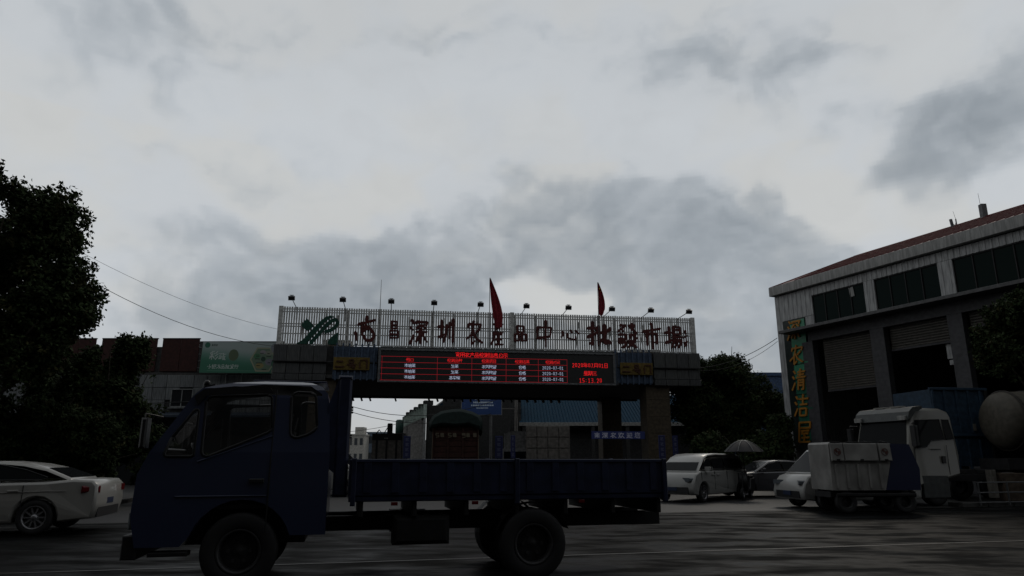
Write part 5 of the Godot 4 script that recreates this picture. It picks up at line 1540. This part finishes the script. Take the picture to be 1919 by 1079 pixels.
func tractor() -> void:
	# nose towards local -x
	var t := thing("tractor_unit", "white heavy tractor cab with dark roof visor, parked in front of the warehouse shutters", "lorry", Vector3(13.6, 0, -24.6), deg_to_rad(18))
	var white := paint("tractor white", Color(0.19, 0.186, 0.168), 0.35)
	var trim := mat("car trim", Color(0.015, 0.015, 0.016), 0.4, 0.0, false)
	var dark := car_glass()
	var grey := mat("visor grey", Color(0.045, 0.05, 0.05), 0.4)
	var black := mat("chassis black", Color(0.014, 0.014, 0.015), 0.6)
	var w := 1.16
	var b := B.new()
	b.loft(PackedVector2Array([Vector2(-1.0, 0.55), Vector2(1.0, 0.95), Vector2(1.06, 1.6), Vector2(1.0, 2.85), Vector2(0.9, 3.04), Vector2(0.6, 3.13), Vector2(-0.3, 3.14), Vector2(-0.62, 3.08), Vector2(-0.8, 2.9), Vector2(-1.02, 1.95), Vector2(-1.1, 1.2), Vector2(-1.08, 0.6)]), func(y): return w - 0.1 * clampf((y - 1.9) / 1.2, 0, 1), 0.1)
	part("cab", b.done(), white, t)
	var fx := func(y: float) -> float: return -1.03 + 0.232 * (y - 1.95)
	var g := B.new()
	g.flat()
	g.quad(Vector3(fx.call(1.92) - 0.012, 1.92, -w + 0.14), Vector3(fx.call(1.92) - 0.012, 1.92, w - 0.14), Vector3(fx.call(2.72) - 0.012, 2.72, w - 0.2), Vector3(fx.call(2.72) - 0.012, 2.72, -w + 0.2))
	part("windscreen", g.done(), dark, t)
	part("roof_visor", B.new().prism(PackedVector2Array([Vector2(-0.98, 2.72), Vector2(-0.88, 3.0), Vector2(-0.7, 3.15), Vector2(-0.3, 3.2), Vector2(-0.3, 3.1), Vector2(-0.6, 3.0), Vector2(-0.8, 2.8)]), -w + 0.02, w - 0.02).done(), grey, t)
	for z in [-0.35, 0.35]:
		pb("roof_hatch", Vector3(-0.5, 3.2, z), Vector3(0.26, 0.05, 0.44), white, t)
	for s in [-1, 1]:
		pb("marker_lamp", Vector3(-1.0, 2.8, s * (w - 0.22)), Vector3(0.08, 0.15, 0.3), mat("fascia white", Color(0.23, 0.23, 0.225), 0.5), t)
		var zz := func(y: float) -> float: return s * (w - 0.1 * clampf((y - 1.9) / 1.2, 0, 1) + 0.006)
		for poly in [[Vector2(-0.8, 1.95), Vector2(-0.66, 2.72), Vector2(0.42, 2.76), Vector2(0.46, 2.1), Vector2(-0.1, 2.06), Vector2(-0.36, 1.86), Vector2(-0.78, 1.82)], [Vector2(0.55, 2.1), Vector2(0.52, 2.76), Vector2(0.82, 2.76), Vector2(0.88, 2.12)]]:
			var sb := B.new()
			sb.flat()
			var src := PackedVector2Array(poly)
			var idx := Geometry2D.triangulate_polygon(src)
			for i in range(0, idx.size(), 3):
				sb.tri(Vector3(src[idx[i]].x, src[idx[i]].y, zz.call(src[idx[i]].y)), Vector3(src[idx[i + 1]].x, src[idx[i + 1]].y, zz.call(src[idx[i + 1]].y)), Vector3(src[idx[i + 2]].x, src[idx[i + 2]].y, zz.call(src[idx[i + 2]].y)))
			part("side_window", sb.done(), dark, t)
			var ring := []
			for q in src:
				ring.append(Vector3(q.x, q.y, zz.call(q.y)))
			ring.append(ring[0])
			part("window_seal", B.new().tube(ring, 0.016, 0.016, 4).done(), trim, t)
		for x in [-0.88, 0.5]:
			pb("door_seam", Vector3(x, 1.45, s * (w + 0.001)), Vector3(0.014, 0.95, 0.012), trim, t)
		pb("door_handle", Vector3(0.3, 1.45, s * (w + 0.015)), Vector3(0.16, 0.24, 0.03), trim, t)
		pb("door_lettering", Vector3(0.02, 1.78, s * (w + 0.004)), Vector3(0.42, 0.035, 0.006), grey, t)
		part("mirror", B.new().bevel(Vector3(-1.0, 2.2, s * (w + 0.2)), Vector3(0.14, 0.66, 0.2), 0.03).tube([Vector3(-0.85, 2.6, s * w), Vector3(-1.0, 2.62, s * (w + 0.2)), Vector3(-1.0, 2.4, s * (w + 0.2))], 0.02, 0.02, 5).done(), trim, t)
		pb("step_box", Vector3(-0.15, 0.6, s * (w - 0.1)), Vector3(1.1, 0.7, 0.2), grey, t)
		pb("headlight", Vector3(-1.1, 0.8, s * 0.85), Vector3(0.1, 0.24, 0.42), mat("lamp lens", Color(0.08, 0.09, 0.1), 0.1, 0.0, false), t)
		wheel(t, Vector3(-0.1, 0.52, s * 0.98), 0.52, 0.3, 0.29, 0, s, mat("wheel steel", Color(0.05, 0.05, 0.052), 0.5, 0.3))
		wheel(t, Vector3(3.3, 0.52, s * 0.98), 0.52, 0.3, 0.29, 0, s, mat("wheel steel", Color(0.05, 0.05, 0.052), 0.5, 0.3))
	for i in 4:
		pb("grille_bar", Vector3(-1.1, 1.1 + i * 0.17, 0), Vector3(0.06, 0.09, 1.7), trim, t)
	pb("bumper", Vector3(-1.1, 0.55, 0), Vector3(0.2, 0.4, 2.3), white, t)
	for s in [-0.42, 0.42]:
		pb("chassis_rail", Vector3(1.9, 0.85, s), Vector3(4.4, 0.24, 0.1), black, t)
	pb("fifth_wheel", Vector3(3.0, 1.05, 0), Vector3(0.9, 0.14, 0.9), black, t)
	part("wiper", B.new().tube([Vector3(-1.06, 1.94, -0.2), Vector3(-1.02, 2.1, -0.8)], 0.014, 0.01, 4).tube([Vector3(-1.06, 1.94, 0.5), Vector3(-1.02, 2.1, -0.1)], 0.014, 0.01, 4).done(), trim, t)
	pb("paper", Vector3(-1.02, 1.99, 0.0), Vector3(0.012, 0.09, 0.22), white, t)

func skip_lorry() -> void:
	var t := thing("skip_lorry", "lorry carrying a tall blue ribbed steel container behind the white tractor cab", "lorry", Vector3(17.35, 0, -27.2), deg_to_rad(7))
	var blue := mat("container blue", Color(0.022, 0.045, 0.075), 0.55)
	var black := mat("chassis black", Color(0.014, 0.014, 0.015), 0.6)
	pb("container", Vector3(0, 2.65, -1.1), Vector3(2.36, 2.9, 2.2), blue, t)
	pb("top_rail", Vector3(0, 4.12, 0.02), Vector3(2.44, 0.1, 0.1), blue, t)
	pb("corner_post", Vector3(1.14, 2.65, 0.03), Vector3(0.12, 2.84, 0.1), black, t)
	for i in 5:
		pb("rib", Vector3(-1.12 + i * 0.5, 3.25, 0.035), Vector3(0.08, 1.62, 0.07), blue, t)
	for i in 4:
		pb("rib", Vector3(-0.9 + i * 0.5, 1.6, 0.035), Vector3(0.08, 1.2, 0.07), blue, t)
	pb("cross_rib", Vector3(0, 2.36, 0.04), Vector3(2.3, 0.1, 0.08), blue, t)
	pb("notice", Vector3(0.42, 2.66, 0.09), Vector3(0.14, 0.26, 0.01), mat("junk pale", Color(0.16, 0.15, 0.13), 0.7), t)
	pb("chassis", Vector3(0.4, 0.95, -1.1), Vector3(3.4, 0.3, 1.0), black, t)
	pb("lifting_arm", Vector3(1.4, 1.6, -0.2), Vector3(0.2, 1.6, 0.2), black, t)
	for x in [-0.4, 0.9]:
		for z in [-0.15, -2.05]:
			wheel(t, Vector3(x, 0.5, z), 0.5, 0.3, 0.28, 0, 1.0 if z > -1 else -1.0, mat("wheel steel", Color(0.05, 0.05, 0.052), 0.5, 0.3))

func tanker() -> void:
	var t := thing("tanker_lorry", "dirty grey-brown tanker lorry at the right edge behind the rail fence", "lorry", Vector3(17.6, 0, -26.0), deg_to_rad(5))
	var m := mat("tank grey brown", Color(0.075, 0.067, 0.053), 0.6)
	var band := mat("tank band", Color(0.035, 0.03, 0.026), 0.6)
	var black := mat("chassis black", Color(0.014, 0.014, 0.015), 0.6)
	var xf := Transform3D(Basis(Vector3.UP, PI / 2), Vector3(0, 2.85, 0))
	part("tank", B.new().lathe([Vector2(0.0, 0.12), Vector2(0.5, 0.14), Vector2(0.85, 0.25), Vector2(1.0, 0.42), Vector2(1.06, 0.6), Vector2(1.06, 6.4), Vector2(0.9, 6.7), Vector2(0, 6.8)], 36, xf).done(), m, t)
	for x in [0.55, 1.35, 3.2, 5.0]:
		part("band", B.new().lathe([Vector2(1.06, x), Vector2(1.1, x + 0.01), Vector2(1.1, x + 0.09), Vector2(1.06, x + 0.1)], 36, xf, false).done(), band, t)
	part("dome", B.new().lathe([Vector2(0.3, 0), Vector2(0.3, 0.2), Vector2(0.22, 0.28), Vector2(0, 0.3)], 16, Transform3D(Basis(Vector3.RIGHT, -PI / 2), Vector3(3.2, 3.85, 0))).done(), m, t)
	part("valve", B.new().bevel(Vector3(1.4, 3.05, 1.08), Vector3(0.3, 0.34, 0.2), 0.04).tube([Vector3(1.4, 3.0, 1.1), Vector3(1.42, 1.9, 1.1)], 0.09, 0.07, 8).done(), band, t)
	part("ladder", B.new().tube([Vector3(1.75, 1.9, 1.14), Vector3(1.75, 3.0, 1.12)], 0.02, 0.02, 5).tube([Vector3(2.05, 1.9, 1.14), Vector3(2.05, 3.0, 1.12)], 0.02, 0.02, 5).done(), m, t)
	pb("side_rail", Vector3(3.4, 1.85, 1.1), Vector3(4.2, 0.1, 0.1), m, t)
	pb("chassis", Vector3(3.2, 1.3, 0), Vector3(6.6, 0.4, 1.4), black, t)
	for x in [1.2, 4.4, 5.6]:
		for s in [-1, 1]:
			wheel(t, Vector3(x, 0.5, s * 0.98), 0.5, 0.3, 0.28, 0, s, mat("wheel steel", Color(0.05, 0.05, 0.052), 0.5, 0.3))

func gate_traffic() -> void:
	var black := mat("chassis black", Color(0.014, 0.014, 0.015), 0.6)
	var steel := mat("wheel steel", Color(0.05, 0.05, 0.052), 0.5, 0.3)
	# red cargo lorry from behind
	var t := thing("cargo_lorry", "dark red stake-sided lorry under a bulging dark green tarpaulin, seen from behind in the gate", "lorry", Vector3(-3.02, 0, -38.0), deg_to_rad(3))
	var red := mat("cargo red", Color(0.032, 0.01, 0.007), 0.7)
	pb("body", Vector3(0, 2.2, -3.6), Vector3(2.5, 2.5, 7.0), red, t)
	for i in 8:
		pb("tail_plank", Vector3(0, 1.1 + i * 0.29, -0.05), Vector3(2.46, 0.27, 0.08), red, t)
	for x in [-1.2, -0.4, 0.4, 1.2]:
		pb("stake", Vector3(x, 2.15, 0.02), Vector3(0.1, 2.4, 0.08), red, t)
	var tarp := B.new()
	var pr := PackedVector2Array([Vector2(-1.42, 2.95), Vector2(-1.2, 3.1), Vector2(-0.7, 3.2), Vector2(0.0, 3.15), Vector2(0.7, 3.22), Vector2(1.2, 3.05), Vector2(1.42, 2.85), Vector2(1.44, 3.45), Vector2(1.3, 3.75), Vector2(0.9, 3.95), Vector2(0.3, 4.1), Vector2(-0.2, 4.08), Vector2(-0.8, 3.98), Vector2(-1.25, 3.72), Vector2(-1.44, 3.4)])
	tarp.prism(pr, -7.0, 0.0)
	tarp.loft(pr, func(_y): return 0.3, 0.16)
	part("tarpaulin", tarp.done(), mat("tarpaulin green", Color(0.012, 0.024, 0.022), 0.6), t)
	var cream := mat("cargo lettering", Color(0.1, 0.085, 0.06), 0.6, 0.0, false)
	var q := 0
	for l in [["5", -0.98], ["0", -0.72], ["5", -0.32], ["0", -0.06], ["9", 0.42], ["0", 0.66], ["0", 1.02]]:
		var b := B.new()
		var j := 0
		for line in pts(S[l[0]]):
			var tt := PackedVector2Array()
			for p in line:
				tt.append(Vector2((p.x - 0.5) * 0.3, (p.y - 0.5) * 0.24))
			stroke(b, tt, 0.04, 0, 0.01 + 0.002 * j)
			j += 1
		part("letter", b.done(), cream, t, Vector3(l[1], 2.72, 0.065))
	pb("chassis", Vector3(0, 0.75, -3.6), Vector3(1.0, 0.3, 7.2), black, t)
	pb("rear_bar", Vector3(0, 0.62, 0.0), Vector3(2.3, 0.14, 0.1), black, t)
	for s in [-1, 1]:
		pb("taillight", Vector3(s * 1.0, 0.86, 0.02), Vector3(0.36, 0.13, 0.06), mat("tail red", Color(0.09, 0.006, 0.008), 0.15, 0.0, false), t)
		part("rope", B.new().tube([Vector3(s * 1.22, 3.3, 0.05), Vector3(s * 1.24, 1.0, 0.08)], 0.015, 0.015, 4).done(), cream, t)
		var r := Node3D.new()
		r.name = "axle_side"
		t.add_child(r, true)
		r.rotation.y = PI / 2
		for z in [1.2, 2.4, 5.8]:
			wheel(r, Vector3(z, 0.5, s * 0.95), 0.5, 0.5, 0.28, 0, s, steel)
	# grey panelled box lorry
	var c := thing("box_lorry", "grey-brown box lorry with panelled rear doors right of the utility pole", "lorry", Vector3(1.97, 0, -39.0), deg_to_rad(-2))
	var gb := mat("box grey brown", Color(0.12, 0.11, 0.1), 0.6)
	pb("box", Vector3(0, 2.05, -3.0), Vector3(2.42, 2.4, 5.9), gb, c)
	for x in 4:
		for y in 4:
			pb("door_panel", Vector3(-0.9 + x * 0.6, 1.16 + y * 0.59, 0.0), Vector3(0.56, 0.55, 0.05), gb, c)
	pb("chassis", Vector3(0, 0.72, -3.0), Vector3(1.0, 0.28, 6.0), black, c)
	pb("rear_bar", Vector3(0, 0.55, 0.0), Vector3(2.2, 0.12, 0.1), black, c)
	var rc := Node3D.new()
	rc.name = "axle_side"
	c.add_child(rc)
	rc.rotation.y = PI / 2
	for z in [1.3, 5.0]:
		for s in [-1, 1]:
			wheel(rc, Vector3(z, 0.45, s * 0.92), 0.45, 0.4, 0.26, 0, s, steel)
	# white box van farther in
	var wv := thing("box_van", "small white box van between the lane signs, left of the grey box lorry", "van", Vector3(0.35, 0, -45.0), deg_to_rad(-6))
	var wh := mat("van box white", Color(0.3, 0.3, 0.3), 0.5)
	pb("box", Vector3(0, 2.1, -1.6), Vector3(1.75, 1.9, 3.2), wh, wv)
	part("air_deflector", B.new().prism(PackedVector2Array([Vector2(-0.8, 3.05), Vector2(0.6, 3.05), Vector2(0.5, 3.2), Vector2(-0.4, 3.22)]), -1.2, -0.2).done(), wh, wv)
	pb("cab", Vector3(0, 1.35, 0.45), Vector3(1.7, 1.5, 0.9), wh, wv)
	pb("windscreen", Vector3(0, 1.62, 0.91), Vector3(1.5, 0.6, 0.03), car_glass(), wv)
	pb("chassis", Vector3(0, 0.6, -1.2), Vector3(1.2, 0.3, 4.2), black, wv)
	var rv := Node3D.new()
	rv.name = "axle_side"
	wv.add_child(rv)
	rv.rotation.y = PI / 2
	for z in [-0.4, 2.3]:
		for s in [-1, 1]:
			wheel(rv, Vector3(z, 0.35, s * 0.72), 0.35, 0.22, 0.2, 0, s, steel)
	# dark lorry with stack
	var d := thing("dark_lorry", "black lorry with a tall round stack and crane arm seen under the gate's left half", "lorry", Vector3(-7.75, 0, -44.0), deg_to_rad(4))
	pb("box", Vector3(0, 1.9, -2.4), Vector3(1.85, 2.2, 4.6), black, d)
	pb("tailboard", Vector3(0, 1.75, 0.0), Vector3(1.8, 1.7, 0.08), mat("box grey brown", Color(0.12, 0.11, 0.1), 0.6), d)
	for x in [-0.6, 0.0, 0.6]:
		pb("post", Vector3(x, 1.75, 0.06), Vector3(0.12, 1.8, 0.06), black, d)
	part("stack", B.new().lathe([Vector2(0.17, 0), Vector2(0.17, 0.6), Vector2(0.14, 0.66), Vector2(0, 0.66)], 14, Transform3D(Basis(Vector3.RIGHT, -PI / 2), Vector3(0.1, 3.0, -0.6))).done(), black, d)
	part("crane_arm", B.new().tube([Vector3(-0.85, 2.9, -0.5), Vector3(-0.55, 3.25, -0.5), Vector3(-0.3, 2.95, -0.5), Vector3(0.02, 3.5, -0.5)], 0.045, 0.03, 6).done(), black, d)
	pb("lamp", Vector3(-0.05, 2.72, 0.06), Vector3(0.22, 0.06, 0.06), mat("fascia white", Color(0.23, 0.23, 0.225), 0.5), d)
	var rd := Node3D.new()
	rd.name = "axle_side"
	d.add_child(rd)
	rd.rotation.y = PI / 2
	for z in [1.0, 3.8]:
		for s in [-1, 1]:
			wheel(rd, Vector3(z, 0.45, s * 0.75), 0.45, 0.3, 0.26, 0, s, steel)
	# white van at the left, mostly behind the blue lorry
	car("white_van", "white van half hidden by the blue lorry's air intake, under the gate's left half", "van", Vector3(-8.2, 0, -30.5), deg_to_rad(175), paint("white van paint", Color(0.22, 0.22, 0.212), 0.35), van_spec(1.95, 4.2))
